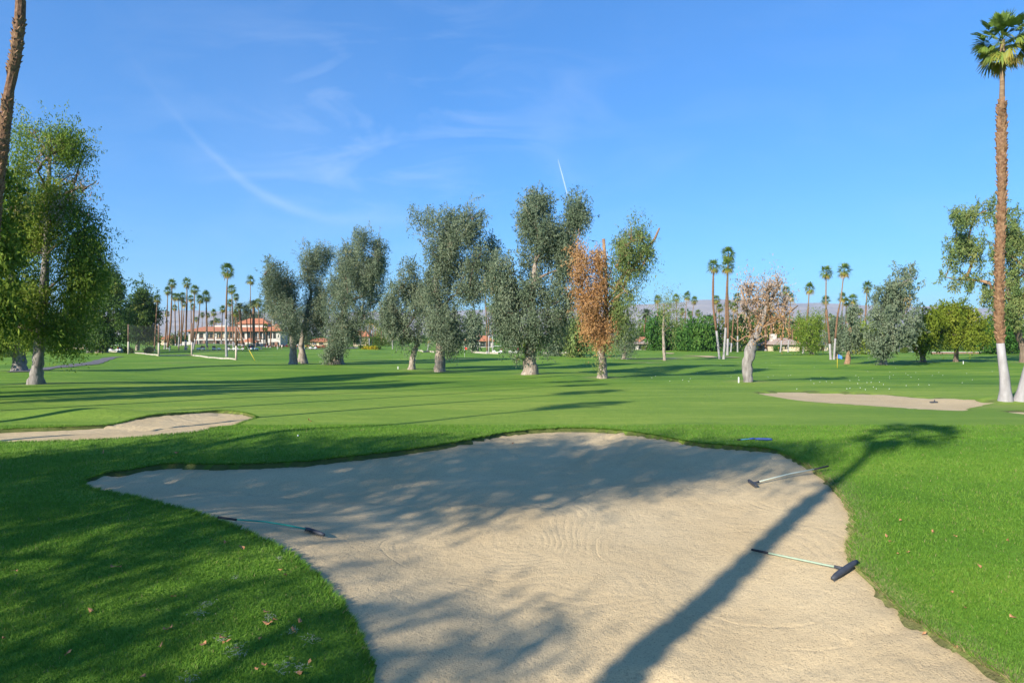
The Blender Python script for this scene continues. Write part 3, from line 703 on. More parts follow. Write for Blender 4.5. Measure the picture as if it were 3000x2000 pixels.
# the two bare limbs that stand clear of that tree's crown
ht = [o for o in C.objects if o.name.startswith('half_dead_tree')][0]
Yh = ht.location.y
bl = MB()
bl.tube([pt(1790,930,Yh)-ht.location, pt(1812,870,Yh)-ht.location, pt(1850,790,Yh)-ht.location, pt(1890,735,Yh)-ht.location, pt(1918,700,Yh)-ht.location, pt(1932,668,Yh)-ht.location], [0.20,0.16,0.14,0.12,0.10,0.07], 8, jit=0.1)
bl.build('bare_limb', LIMB, ht, smooth=True)
bl = MB()
bl.tube([pt(1775,900,Yh)-ht.location, pt(1776,830,Yh)-ht.location, pt(1773,760,Yh)-ht.location, pt(1768,700,Yh)-ht.location], [0.14,0.11,0.10,0.13], 8, jit=0.12)
bl.build('bare_limb', LIMB, ht, smooth=True)
tree_px('dead_tree', 'dead tree with a split grey trunk and brown tangled twigs', 'tree', (2192,1118), [(2189,1080),(2195,1035),(2208,1000),(2228,955),(2246,895)], [26,29,33,27,18,12],
  [('dead_foliage', DEADLEAF, 1500, [(2222,922,36,46),(2262,932,38,36),(2242,872,36,32),(2206,985,24,15),(2292,940,26,40),(2245,985,16,16),(2190,962,18,20),(2278,880,20,36)], 0.1),
   ('dry_twig_ends', PALEDEAD, 2400, [(2190,850,26,40),(2180,900,20,36),(2278,832,18,40),(2215,880,40,44),(2300,890,22,50),(2255,850,30,40)], 0.1)], None, bark=(GREYB, simple('pale_twig', (0.30, 0.215, 0.155), (0.20, 0.14, 0.10), 5.0, 0.9)), fill=False, twigs=30, spread=0.45, per=9, leaf=(0.20,0.065), limb=0.16, tw_r=1.1, gap=0)
dt = [o for o in C.objects if o.name.startswith('dead_tree')][0]; Yd_ = dt.location.y
for pth, w_ in [([(2206,1005),(2222,960),(2246,905),(2264,868),(2292,825)], (30,24,18,13,6)), ([(2205,1000),(2196,945),(2186,895),(2170,845)], (16,12,9,5)), ([(2228,955),(2262,940),(2300,925),(2338,895)], (15,11,8,4)),
                ([(2210,985),(2185,985),(2160,1000),(2140,985)], (9,7,5,4)), ([(2250,900),(2246,860),(2254,820)], (8,6,3)), ([(2186,895),(2200,860),(2206,830)], (6,4,3))]:
    MB().tube([pt(u, v, Yd_ + 0.25*math.sin(i*2.1)) - dt.location for i, (u, v) in enumerate(pth)], [x*Yd_/FPX*0.38 for x in w_], 8, jit=0.12).build('bare_limb', LIMB, dt, smooth=True)
# --- right side
tree_px('grey_green_tree', 'stunted tree with a reddish bark trunk beside the blue flag', 'tree', (2482,1066), [(2486,1030),(2492,985),(2491,945)], [16,12,11,9],
  [('crown', GUM, 6500, [(2490,918,20,17),(2506,982,20,32),(2478,1000,12,24)], 0)], None, bark=(LIMB, LIMB), leaf=(0.37,0.135))
tree_px('grey_green_tree', 'small dense grey-green tree behind the blue flag', 'tree', (2452,1050), [(2450,1010)], [10,8],
  [('crown', GUM, 9000, [(2450,965,26,40),(2468,1000,22,32),(2442,995,18,34)], -0.1)], None, bark=GB, leaf=(0.37,0.135))
tree_px('grey_green_tree', 'wide grey-green tree with a tuft of shoots round its squat trunk', 'tree', (2587,1068), [(2588,1045),(2600,1000),(2625,920)], [22,17,14,10],
  [('crown', GUM, 24000, [(2640,805,32,32),(2690,812,20,28),(2622,855,38,36),(2598,875,36,36),(2562,895,20,36),(2640,900,46,46),(2590,950,42,42),(2652,960,46,42),(2570,1000,32,32),(2588,1028,24,22),(2622,1010,32,22)], -0.03),
   ('dead_foliage', DEADLEAF, 700, [(2612,1000,16,10)], 0.1)], None, bark=GB, leaf=(0.37,0.135))
tree_px('olive_tree', 'dark-trunked tree with drooping yellow-green foliage', 'tree', (2704,1060), [(2700,1025),(2706,985)], [17,12,9],
  [('crown', YELG, 11000, [(2712,960,26,42),(2688,985,26,36),(2726,930,22,28),(2700,1005,28,18)], -0.15)], None, bark=(BARKD, BARKD), leaf=(0.37,0.135), droop=1.4)
tree_px('round_tree', 'domed yellow-green tree on a short trunk in the open fairway', 'tree', (2800,1060), [(2801,1035),(2803,1000)], [15,12,10],
  [('crown', YELG, 26000, [(2770,925,36,36),(2815,915,38,38),(2860,950,34,34),(2760,980,34,30),(2820,985,44,32),(2875,990,24,26),(2742,950,16,32),(2795,950,50,36)], 0.05)], None, bark=(BARKD, BARKD), leaf=(0.37,0.135), droop=1.0)
tree_px('tall_tree', 'huge olive-green tree with a leaning trunk behind the white-based palms', 'tree', (3002,1062), [(2998,1015),(2978,965),(2966,920),(2950,840)], [24,20,18,15,12],
  [('crown', GUM2, 54000, [(2800,642,25,32),(2850,640,36,36),(2910,612,40,36),(2960,640,38,42),(2800,722,32,42),(2860,730,50,54),(2930,730,50,56),(2985,720,46,64),(2770,812,24,26),(2830,820,42,40),(2900,830,42,46),(2970,830,46,56),(2930,900,32,36),(2985,920,34,46),(3045,760,50,100),(3040,900,50,80)], 0.05)], None, bark=(BARKD, LIMB), leaf=(0.37,0.135), limb=0.32)
# --- left side
FB = (GREYB, simple('dark_limb', (0.13, 0.10, 0.075), (0.07, 0.052, 0.04), 3.0, 0.9, 0.6, 8.0))
tree_px('feathery_tree', 'big bright green feathery tree leaning over a flared grey trunk', 'tree', (105,1125), [(108,1080),(115,1020),(125,900),(135,750),(140,600),(145,480)], [44,30,28,26,20,15,10],
  [('crown', FERNY, 130000, [(90,392,46,44),(180,402,56,42),(245,445,38,32),(120,480,80,54),(222,530,62,54),(60,560,64,62),(150,620,84,62),(250,655,48,52),(90,720,82,62),(200,740,74,54),(296,762,32,40),(130,830,88,54),(232,850,54,50),(60,880,64,54),(150,940,84,50),(230,950,48,40),(100,972,64,30),(170,996,46,26),(30,950,46,46),(215,985,34,22)], 0.0),
   ('dry_seed_clusters', PALEDEAD, 2600, [(140,420,26,16),(240,560,14,26),(80,590,14,24),(110,650,16,14),(170,480,24,14),(270,540,12,20),(60,830,14,24)], 0)], None, bark=FB, leaf=(0.18,0.065), spread=0.55, per=200, gap=0.30, hollow=2.6, twigs=5, limb=0.22, depth=0.8, shell=0.55, vs=1.1)
tree_px('feathery_tree', 'feathery green tree standing close behind with a thick grey trunk', 'tree', (57,1086), [(58,1050),(60,1000),(50,900),(30,760)], [40,32,30,24,16],
  [('crown', FERNY, 34000, [(40,950,66,56),(0,900,56,74),(-30,1000,56,46),(0,750,64,84),(-20,600,56,94),(60,690,50,60),(-60,820,60,90)], -0.05)], None, bark=FB, leaf=(0.37,0.135), limb=0.3)
tree_px('dark_green_tree', 'dark green conical tree on two pale trunks beyond the cart path', 'tree', (307,1033), [(309,1005),(318,950),(322,860)], [20,16,12,8],
  [('crown', DARKG, 30000, [(322,800,22,30),(347,842,27,36),(305,862,36,46),(342,912,38,52),(290,932,38,52),(332,972,42,42),(282,992,30,22),(270,860,24,56)], 0.02)], 'dark green trees beyond the cart path', bark=(BARK, BARKD), leaf=(0.62,0.27), droop=0.6, spread=1.1, per=190, vs=1.1)
tree_px('dark_green_tree', 'dark green tree overlapping the conical tree, on a pale trunk', 'tree', (288,1033), [(288,1005),(280,950)], [15,13,10],
  [('crown', DARKG, 15000, [(262,940,30,46),(250,885,26,50),(275,985,32,26),(235,955,22,40)], 0.08)], 'dark green trees beyond the cart path', bark=(BARK, BARKD), leaf=(0.62,0.27), droop=0.6, spread=1.1, per=190, vs=1.1)
tree_px('dark_green_tree', 'shaded dark green tree with a dark trunk behind the feathery tree', 'tree', (262,1033), [(262,1000),(240,950)], [17,15,12],
  [('crown', DARKG, 15000, [(215,930,40,50),(190,980,36,36),(230,880,30,50),(160,960,40,50)], -0.1)], 'dark green trees beyond the cart path', bark=(GREYB, BARKD), leaf=(0.62,0.27), droop=0.6, spread=1.1, per=190, vs=1.1)
tree_px('dark_green_tree', 'rounded dark green tree beside the tall net posts', 'tree', (402,1027), [(405,985),(412,900)], [12,10,7],
  [('crown', DARKG, 26000, [(412,848,18,26),(422,890,32,38),(400,922,32,42),(437,922,27,42),(410,968,38,32),(440,965,22,30),(385,960,18,36)], 0.0)], 'dark green trees beyond the cart path', bark=(BARK, BARKD), leaf=(0.66,0.28), droop=0.6, spread=1.1, per=190, vs=1.1)

# --- background trees
BGG = 'trees in front of the far houses'
def bgtree(name, label, base, lob, mt, cnt, tint=0, trunk=None, tw=(8,6), bark=(BARKD, BARKD), leaf=(0.7,0.3), **k):
    return tree_px(name, label, 'tree', base, trunk or [(base[0], base[1]-18)], list(tw), [('crown', mt, cnt, lob, tint)], BGG, bark=bark, leaf=leaf, spread=1.05, per=130, twigs=1, **k)
bgtree('round_tree', 'wide round deep green tree in front of the far houses', (2050,1028), [(2008,985,28,36),(2050,970,40,40),(2088,985,25,36),(2040,1004,40,20),(2072,1000,26,20)], MIDG, 18000)
bgtree('broadleaf_tree', 'mid-green tree between the gabled house and the round tree', (1921,1026), [(1912,972,20,40),(1935,950,18,36),(1930,990,22,25)], MIDG, 8000, -0.1)
bgtree('olive_tree', 'dusty olive tree beside the round tree', (1984,1024), [(1972,985,24,26),(1990,968,18,22),(1960,1000,18,14)], GUM2, 6000)
bgtree('grey_green_tree', 'small grey-green tree on two short trunks past the half-dead tree', (1828,1052), [(1830,985,28,38),(1815,962,20,28),(1852,1002,18,20),(1806,1010,12,22)], GUM, 9000, 0.1, [(1830,1020)], (14,11), GB, (0.3,0.11))
bgtree('thin_dead_tree', 'thin dying tree with a peeling trunk on the fairway', (1947,1056), [(1942,885,14,26),(1962,898,18,22),(1985,915,14,12),(1942,1010,7,22)], GUM2, 2600, 0.2, [(1945,1020),(1943,960),(1946,900)], (9,8,7,4), (BARK, LIMB), (0.3,0.1))
bgtree('broadleaf_tree', 'fresh green weeping tree in front of the beige house', (2378,1038), [(2368,962,26,36),(2398,950,20,38),(2380,1000,30,22),(2340,985,14,26)], FERNY, 13000, 0.05, [(2378,1015)], (14,9), (BARK, BARK), (0.36,0.13))
bgtree('dark_green_tree', 'dark green tree behind the pair of tall palms', (2150,1026), [(2140,965,22,28),(2165,960,18,26),(2185,975,20,26)], DARKG, 7000)
bgtree('olive_tree', 'yellowish tree behind the white wall', (2528,1036), [(2530,985,26,30),(2515,1005,20,16),(2550,1000,18,20)], FERNY, 7000, 0.2)
bgtree('dark_green_tree', 'dark green tree behind the leaning white-based palm', (2935,1036), [(2920,985,30,34),(2950,970,30,34),(2890,1000,20,22),(2980,985,30,36)], MIDG, 15000, -0.2)
bgtree('dark_green_tree', 'grey tree rising behind the clubhouse roof', (720,1014), [(700,925,16,26),(745,920,28,26),(760,935,20,26),(690,945,10,22)], GUM, 9000, -0.25, [(722,960)], (8,7), leaf=(0.6,0.25), Y=315)
bgtree('broadleaf_tree', 'green tree behind the low red-roofed house', (1395,1012), [(1390,965,22,20),(1415,970,20,18)], GUM2, 4000, 0, None, (5,4), leaf=(0.6,0.25))
bgtree('grey_green_tree', 'small grey tree below the very tall grey-green tree', (1384,1034), [(1390,950,20,28),(1382,985,14,22)], GUM, 4000, 0, [(1388,990)], (6,5), GB)
bgtree('grey_green_tree', 'small tree behind the tallest dark tree', (1637,1043), [(1640,985,24,28),(1625,1005,16,16)], GUM, 4500, -0.1, [(1640,1015)], (8,6), GB)
bgtree('grey_green_tree', 'small forked tree between the tallest tree and the half-dead tree', (1678,1046), [(1690,980,22,28),(1668,990,16,22)], GUM2, 4500, 0.1, [(1682,1020)], (12,9), GB)
bgtree('broadleaf_tree', 'green tree by the left road near the wall', (200,1030), [(120,985,50,40),(60,990,40,34),(185,990,30,30)], DARKG, 12000, 0, None, (8,6))
for i, (u, v, ru, rv) in enumerate([(1480,985,26,16),(2230,975,24,26),(2320,985,18,18),(2460,985,18,22),(2640,1010,24,12),(2740,1008,22,14)]):
    bgtree('background_tree', 'low green tree in the belt of planting before the far houses', (u, 1024), [(u, v, ru, rv), (u+ru*.6, v+6, ru*.6, rv*.7)], (MIDG, DARKG, GUM2)[i % 3], 3500, 0)

for i, (u, v, ru, rv, Yd) in enumerate([(1850,985,22,26,235),(1895,975,16,26,240),(2190,955,24,30,235),(2225,950,22,34,230),(2275,960,24,30,232),(2335,955,20,30,236),(2440,965,18,24,240),(2515,965,24,26,232),(2570,985,20,20,225),(2720,985,30,24,225),(2790,990,40,20,222),(2900,975,34,30,222),(1495,975,24,22,245),(1560,990,40,18,245),(1120,975,26,26,300),(860,985,30,22,305),(520,992,26,12,330),(450,990,20,14,320)]):
    bgtree('background_tree', 'leafy tree in the dense planting behind the far houses', (u, 1020), [(u, v, ru, rv), (u-ru*.6, v+9, ru*.7, rv*.8), (u+ru*.6, v+7, ru*.7, rv*.8)], (DARKG, MIDG, GUM2, FERNY)[(i*7) % 4], 4200, 0.05*(i % 3), Y=Yd)
# far belt of trees that reads as one mass
def far_belt():
    r = np.random.default_rng(11); ls = []
    for i in range(260):
        x = r.uniform(-420, 420); y = r.uniform(330, 420); h = r.uniform(2.5, 6.0)
        ls.append(((x, y, -1.8 + h*0.6), (r.uniform(4, 9), 4, h*0.7)))
    V, F_, t, _ = leaves(ls, 26000, 1.5, 0.6, 0.5, 5, spread=0.9, per=20)
    return tag(ob('far_woodland', np_mesh('far_woodland', V, F_, [DARKG], t)), 'distant belt of dark green trees along the horizon', 'woodland', kind='stuff')
far_belt()

# ---------------------------------------------------------------- palms
def fan_frond(rd, az, el, reach=1.0, segs=11, droop=0.35, tint=0.4, V=None, F=None, T=None, org=Vector((0,0,0)), dead=False, wid=0.055, short=False):
    f = Vector((math.cos(az)*math.cos(el), math.sin(az)*math.cos(el), math.sin(el)))
    s = Vector((-math.sin(az), math.cos(az), 0)); up = f.cross(s) * -1
    if up.z < 0 and el < 1.3: up = -up
    pet = reach*(rd.uniform(0.26, 0.42) if short else rd.uniform(0.46, 0.62)); e = org + f*pet - Vector((0,0,0.10*pet*droop))
    n0 = len(V); w = 0.016*reach
    V += [org + s*w, org - s*w, e - s*w*0.6, e + s*w*0.6]; F.append((n0, n0+1, n0+2, n0+3)); T += [tint*0.6+0.3]*4
    ln = reach*(rd.uniform(0.56, 0.68) if short else rd.uniform(0.44, 0.56)); half = R(60 if dead else 86)
    tw = rd.uniform(-1.0, 1.0)
    for k in range(segs):
        ph = -half + 2*half*k/(segs-1) + rd.uniform(-.05,.05)
        d = f*math.cos(ph) + (s*math.cos(tw) + up*math.sin(tw))*math.sin(ph)
        l_ = ln*(0.72 + 0.28*math.cos(ph*0.8))*rd.uniform(0.88, 1.1)
        pn = f*(-math.sin(ph)) + s*math.cos(ph)
        m = e + d*l_*0.52 - Vector((0,0,droop*l_*0.12)) + up*0.03*reach*(1 if k % 2 else -1)
        tp = e + d*l_*0.93 - Vector((0,0,droop*l_*rd.uniform(0.45, 0.85)))
        n0 = len(V)
        V += [e, m + pn*wid*reach, tp, m - pn*wid*reach]; F.append((n0, n0+1, n0+2, n0+3))
        tt = min(1, max(0, tint + rd.uniform(-.12,.12))); T += [tt*0.9, tt, min(1, tt+0.14), tt]
def frond_plan(rd, n, yel=0.30):
    out = []
    for i in range(n):
        q = i/(n-1); el = R(80 - 142*q + rd.uniform(-12, 12)); az = i*2.39996 + rd.uniform(-.2,.2)
        tint = 0.18 + 0.38*q + (yel*max(0, (q-0.72)/0.28)) + rd.uniform(-.08,.08)
        out.append((az, el, tint, 0.12 + 0.50*q, q))
    return out
def fan_crown_mesh(seed, n=28, segs=10):
    rd = random.Random(seed); V = []; F_ = []; T = []
    for az, el, tint, dr, q in frond_plan(rd, n):
        fan_frond(rd, az, el, rd.uniform(0.85, 1.1), segs, dr, tint, V, F_, T, Vector((0,0,0.10*(1-q) - 0.06)), wid=0.042, short=True)
    return np_mesh('crown', [tuple(v) for v in V], F_, [PALMG], T)
def feather_crown_mesh(seed, n=30):
    rd = random.Random(seed); V = []; F_ = []; T = []
    for i in range(n):
        q = i/(n-1); az = i*2.4; el = R(72 - 95*q); f = Vector((math.cos(az), math.sin(az), 0)); s = Vector((-math.sin(az), math.cos(az), 0))
        tint = 0.25 + 0.5*q**2 + rd.uniform(-.1,.1); prev = None
        for k in range(9):
            t = k/8; p = f*math.cos(el)*t + Vector((0,0,math.sin(el)*t - 0.42*t*t))
            if prev is not None:
                ll = 0.26*math.sin(math.pi*(0.12 + 0.8*t)); dv = (p-prev)
                for sg in (-1, 1):
                    n0 = len(V); tip = p + dv*0.8 + s*sg*ll - Vector((0,0,0.06))
                    V += [prev, p, tip, prev + dv*0.4 + s*sg*ll*0.4]; F_.append((n0, n0+1, n0+2, n0+3)); T += [tint]*4
            prev = p
    return np_mesh('crown', [tuple(v) for v in V], F_, [DATEG], T)
FAN = [fan_crown_mesh(40+i) for i in range(6)]
FANS = [fan_crown_mesh(60+i, 22, 8) for i in range(3)]
DATE = [feather_crown_mesh(50+i) for i in range(2)]
def frond_set(seed, n=30, segs=13, short=True):
    rd = random.Random(seed); out = []
    for az, el, tint, dr, q in frond_plan(rd, n, 0.30 if short else 0.10):
        V = []; F_ = []; T = []
        fan_frond(rd, az, el, rd.uniform(0.85, 1.12), segs, dr, tint, V, F_, T, Vector((0,0,0.16*(1-q) - 0.10)), wid=0.034, short=short)
        out.append(np_mesh('frond', [tuple(v) for v in V], F_, [PALMG], T))
    return out
FSETS = [frond_set(71), frond_set(72)]
NEARSET = [frond_set(81, 44, 22, False), frond_set(82, 44, 22, False)]

PSEED = [500]
def palm(label, group, base, path, rads, crown_r, white=2.2, smooth_from=0.72, fronds=None, crown=None, boots=False, boot_ranges=None, name='fan_palm'):
    """path: world points from the foot to the crown's heart; rads: trunk radii at the points"""
    PSEED[0] += 1; rd = random.Random(PSEED[0])
    base = Vector(base); root = empty(name, base, label, 'palm', group)
    P = [Vector(p) - base for p in path]
    pts = []; rr = []
    for i in range(len(P)-1):
        L_ = (P[i+1]-P[i]).length; m = max(2, min(14, int(L_/0.9)))
        for k in range(m):
            t = k/m; p0, p1, p2, p3 = P[max(i-1,0)], P[i], P[i+1], P[min(i+2,len(P)-1)]
            q = 0.5*((2*p1) + (p2-p0)*t + (2*p0-5*p1+4*p2-p3)*t*t + (3*p1-p0-3*p2+p3)*t**3)
            pts.append(q); rr.append(rads[i]*(1-t) + rads[i+1]*t)
    pts.append(P[-1]); rr.append(rads[-1])
    H = P[-1].z
    if white > 0:
        n = max(1, max(i for i, p in enumerate(pts) if p.z <= white + 1e-6))
        MB().tube([pts[0]-Vector((0,0,0.3))] + pts[:n+1], [rr[0]*1.35] + [rr[0]*1.22] + rr[1:n+1], 10, jit=0.03, rnd=rd).build('painted_base', WHITEW, root, smooth=True)
    else: n = 0
    cut = next((i for i, p in enumerate(pts) if p.z > H*smooth_from), len(pts)-2); cut = max(cut, n+1)
    lo = pts[n:cut+1]; rlo = rr[n:cut+1]
    if n == 0: lo = [pts[0]-Vector((0,0,0.3))] + lo; rlo = [rr[0]*1.2] + rlo
    MB().tube(lo, rlo, 9, jit=0.10, rnd=rd).build('trunk', PALMT, root, smooth=not boots)
    if cut < len(pts)-1:
        MB().tube(pts[cut:], [r_*0.8 for r_ in rr[cut:]], 9, jit=0.04, rnd=rd).build('upper_trunk', PALMS, root, smooth=True)
    if boots:
        Vb = []; Fb = []
        seg = []; acc = 0
        for i in range(len(pts)-1): seg.append((acc, pts[i], pts[i+1], rr[i], rr[i+1])); acc += (pts[i+1]-pts[i]).length
        s_ = 0.0; k = 0
        while s_ < acc:
            a = [q for q in seg if q[0] <= s_][-1]; t = (s_-a[0])/max(1e-6, (a[2]-a[1]).length)
            c = a[1].lerp(a[2], min(1, t)); r_ = a[3]*(1-t) + a[4]*t
            if any(z0 <= c.z <= z1 for z0, z1 in (boot_ranges or [(white, H*smooth_from)])):
                for j in range(2):
                    th = k*2.39996 + j*math.pi + rd.uniform(-.25,.25)
                    o = Vector((math.cos(th), math.sin(th), 0)); sd = Vector((-math.sin(th), math.cos(th), 0)); up = Vector((0,0,1))
                    w = rd.uniform(0.05, 0.085); h = rd.uniform(0.12, 0.26); pr = rd.uniform(0.025, 0.085); lean = sd*rd.uniform(-.12,.12)
                    b0 = c + o*(r_*0.92); n0 = len(Vb)
                    tip = c + o*(r_ + pr) + up*h + lean
                    Vb += [b0 - sd*w, b0 + sd*w, tip + sd*w*0.55, tip - sd*w*0.55, b0 + up*h*0.75 - sd*w*0.6, b0 + up*h*0.75 + sd*w*0.6]
                    Fb += [(n0,n0+1,n0+2,n0+3), (n0+3,n0+2,n0+5,n0+4), (n0,n0+3,n0+4,n0), (n0+1,n0+5,n0+2,n0+1)]
                    Fb[-2:] = [(n0, n0+3, n0+4), (n0+1, n0+5, n0+2)]
            s_ += 0.040; k += 1
        me_ = bpy.data.meshes.new('leaf_bases'); me_.from_pydata([tuple(v) for v in Vb], [], Fb); me_.materials.append(BOOT)
        tag(ob('leaf_bases', me_, root), kind='stuff')
    top = P[-1]
    if fronds is not None:
        rz = rd.uniform(0, 6.28)
        for fm in fronds:
            o = ob('frond', fm, root, top); o.scale = (crown_r,)*3; o.rotation_euler = (0, 0, rz)
    else:
        o = ob('crown', crown or rd.choice(FAN), root, top); o.scale = (crown_r, crown_r, crown_r*rd.uniform(0.92, 1.08)); o.rotation_euler = (rd.uniform(-.06,.06), rd.uniform(-.06,.06), rd.uniform(0, 6.28))
    return root
def palm_px(label, group, pts, w, crown_px, Y=None, white=2.3, fronds=None, crown=None, smooth_from=0.7, name='fan_palm', boots=False, boot_ranges=None):
    """pts: photo pixels from foot to crown heart"""
    if Y is None: b = at(*pts[0])
    else:
        b = pt(pts[0][0], pts[0][1], Y); b.z = float(zb(b.x, b.y))
    s = b.y/FPX
    path = [b] + [pt(u, v, b.y) for (u, v) in pts[1:]]
    if len(w) == 2: w = [w[0] + (w[1]-w[0])*i/(len(path)-1) for i in range(len(path))]
    return palm(label, group, b, path, [max(0.11, x*s*0.5*(0.74 if b.y > 80 else 1.0)) for x in w], crown_px*s*0.5*1.3, white, smooth_from, fronds, crown, boots, boot_ranges, name)

GL = 'fan palms in the grove before the clubhouse'
LL = 'tall fan palm with a white painted foot in the grove before the clubhouse'
for pts, w, cr, Y, wh in [
    ([(490,1022),(500,950),(504,830)], (8,5), 27, None, 0.9), ([(482,1006),(488,940),(492,851)], (6,4), 25, 215, 3.0),
    ([(543,1024),(547,900),(548,828)], (8,4.5), 30, None, 3.4), ([(565,1022),(568,930),(571,848)], (6,4.5), 30, None, 3.0),
    ([(566,1018),(580,955),(586,876)], (6,4), 26, 210, 4.0), ([(606,1010),(605,930),(604,867)], (7,5), 30, 225, 5.2),
    ([(515,1008),(513,940),(512,868)], (5,3.5), 22, 230, 0.5), ([(523,1008),(526,950),(521,870)], (6,3.5), 22, 226, 4.0),
    ([(531,1009),(532,940),(534,868)], (5,4), 26, 228, 0.5), ([(528,1008),(536,950),(540,890)], (5,3.5), 20, 236, 0.5),
    ([(514,1008),(513,950),(512,901)], (4,3), 17, 240, 2.0), ([(559,1008),(560,940),(559,874)], (5,3.5), 22, 232, 2.0),
    ([(567,1008),(566,950),(566,898)], (4,3), 20, 240, 2.0), ([(489,1008),(490,960),(489,918)], (5,3), 18, 236, 2.0),
    ([(592,1005),(592,960),(593,922)], (3,2), 17, 300, 0), ([(576,1005),(577,970),(576,935)], (3,2), 15, 300, 0),
    ([(609,1005),(609,965),(609,923)], (3,2), 16, 300, 0), ([(634,1000),(634,965),(634,939)], (2.5,2), 13, 340, 0), ([(642,1000),(642,965),(642,939)], (2.5,2), 13, 340, 0),
    ([(684,1018),(681,930),(679,847)], (6,4), 30, None, 3.0), ([(688,1014),(690,940),(692,869)], (5,3), 22, 240, 2.0),
    ([(672,1014),(674,950),(674,887)], (5,3), 22, 240, 2.0), ([(736,1011),(734,920),(734,820)], (5,3), 27, 240, 0.6),
    ([(648,1014),(650,960),(652,905)], (5,3), 22, 238, 2.0), ([(628,1012),(627,960),(626,915)], (5,3), 20, 242, 2.0), ([(728,1013),(724,960),(722,905)], (5,3), 22, 240, 1.0), ([(792,1014),(795,960),(797,912)], (5,3), 22, 240, 1.0), ([(700,1013),(698,965),(690,918)], (5,3), 20, 236, 1.0),
    ([(766,1023),(760,970),(757,886)], (5,3.5), 26, None, 3.2), ([(774,1014),(772,960),(776,901)], (5,3), 22, 240, 1.0)]:
    palm_px(LL, GL, pts, w, cr, Y, wh)
palm_px('tallest fan palm in the grove, shaggy trunk, right beside the net post', None, [(664,1045),(662,960),(664,870),(667,792)], (9.5,9,6,5), 45, None, 8.5, fronds=FSETS[0], smooth_from=0.80)
palm_px('fan palm in the shade beside the rounded dark green tree', None, [(452,1028),(456,960),(461,874)], (6,4), 26, None, 0.6)
for pts, w, cr in [([(711,1016),(706,960),(702,897)], (12,8), 36), ([(743,1013),(743,950),(743,890)], (11,9), 38)]:
    palm_px('stout date palm with a rough thick trunk before the clubhouse windows', 'stout date palms before the clubhouse', pts, w, cr, 238, 0.3, crown=DATE[0], smooth_from=1.0, name='date_palm')
palm_px('small date palm rising behind the clubhouse roof', None, [(621,1000),(621,944)], (4,4), 20, 345, 0, crown=DATE[1], smooth_from=1.0, name='date_palm')
palm_px('short fan palm with a pale dead skirt by the clubhouse porch', None, [(783,1016),(780,985),(778,958)], (5,4.5), 20, 240, 0.3)
palm_px('palm with a sharply bent white trunk in front of the dark green trees', None, [(222,1024),(240,1002),(256,985),(264,955),(268,905),(270,877)], (5.5,5,5,4.5,4,3.5), 30, None, 5.5)
GM = 'fan palms glimpsed between the grey-green trees'
for pts, w, cr, Y, wh in [([(1056,1020),(1056,980),(1057,945)], (4.5,3), 20, None, 4.5), ([(1082,1014),(1082,975),(1083,940)], (4,3), 20, 235, 4.5),
    ([(1073,1010),(1073,945)], (3.5,3), 18, 250, 0.4), ([(1091,1010),(1092,942)], (3.5,3), 18, 250, 0.4), ([(1099,1010),(1100,950)], (3.5,3), 18, 250, 0.4), ([(1117,1008),(1118,958)], (3.5,3), 18, 250, 0.4),
    ([(1427,1036),(1426,960),(1420,840)], (6,3.5), 26, None, 0.6), ([(1432,1035),(1432,960),(1428,897)], (5,3.5), 22, None, 4.5), ([(1443,1034),(1443,970),(1442,905)], (5,3.5), 22, None, 4.6),
    ([(1398,1030),(1404,990),(1408,945)], (5,3), 20, None, 4.6), ([(1386,1034),(1384,980),(1386,920)], (4.5,3), 20, None, 4.0), ([(1252,1030),(1258,995)], (4,4), 16, None, 3.5), ([(1150,1022),(1150,960)], (4,3), 18, None, 3.5)]:
    palm_px('slender white-footed fan palm glimpsed between the grey-green trees', GM, pts, w, cr, Y, wh)
GR = 'fan palms before the far houses'
for pts, w, cr, Y, wh in [([(1923,1026),(1927,950),(1927,876)], (6,4), 28, None, 4.6),
    ([(1982,1020),(1983,940),(1981,872)], (4,3), 24, 230, 0.3), ([(2005,1020),(2007,940),(2013,867)], (4,3.2), 27, 225, 0.3), ([(2022,1020),(2026,940),(2035,879)], (4,3), 24, 225, 0.3),
    ([(2044,1020),(2044,916)], (4,3), 20, 240, 0.3), ([(1998,1020),(1999,912)], (4,3), 20, 240, 0.3), ([(2095,1028),(2097,960),(2098,876)], (6,4.5), 28, None, 5.5),
    ([(2103,1024),(2105,960),(2108,902)], (5,3.5), 26, 200, 0.4), ([(2132,1030),(2133,960),(2133,893)], (7,5), 28, None, 3.0),
    ([(2141,1031),(2146,970),(2151,899)], (6,4.5), 28, None, 3.6), ([(2161,1031),(2161,950),(2160,870)], (6,4.5), 27, None, 5.2), ([(2116,1018),(2116,936)], (3,2.2), 14, 290, 0),
    ([(2286,1031),(2296,950),(2303,850)], (6,4.5), 30, None, 4.2), ([(2309,1031),(2312,960),(2317,871)], (6,4), 26, None, 4.2),
    ([(2419,1034),(2418,950),(2419,879)], (5,4), 28, 190, 2.0), ([(2470,1034),(2467,950),(2468,870)], (5,4), 26, 190, 2.0), ([(2499,1036),(2498,960),(2499,876)], (6,4.5), 30, 175, 2.4),
    ([(2537,1036),(2535,950),(2541,840)], (7,5.5), 34, None, 3.0), ([(2478,1034),(2479,884)], (5,4), 24, 195, 1.0), ([(2521,1030),(2521,913)], (4,3), 20, 215, 0.3),
    ([(2432,1024),(2432,925)], (3,2.4), 14, 280, 0), ([(2861,1024),(2861,919)], (3.5,3), 20, 230, 0.3), ([(2850,1024),(2848,928)], (3.5,3), 16, 240, 0.3)]:
    palm_px('brown-trunked fan palm before the far houses', GR, pts, w, cr, Y, wh)
rb = random.Random(77)
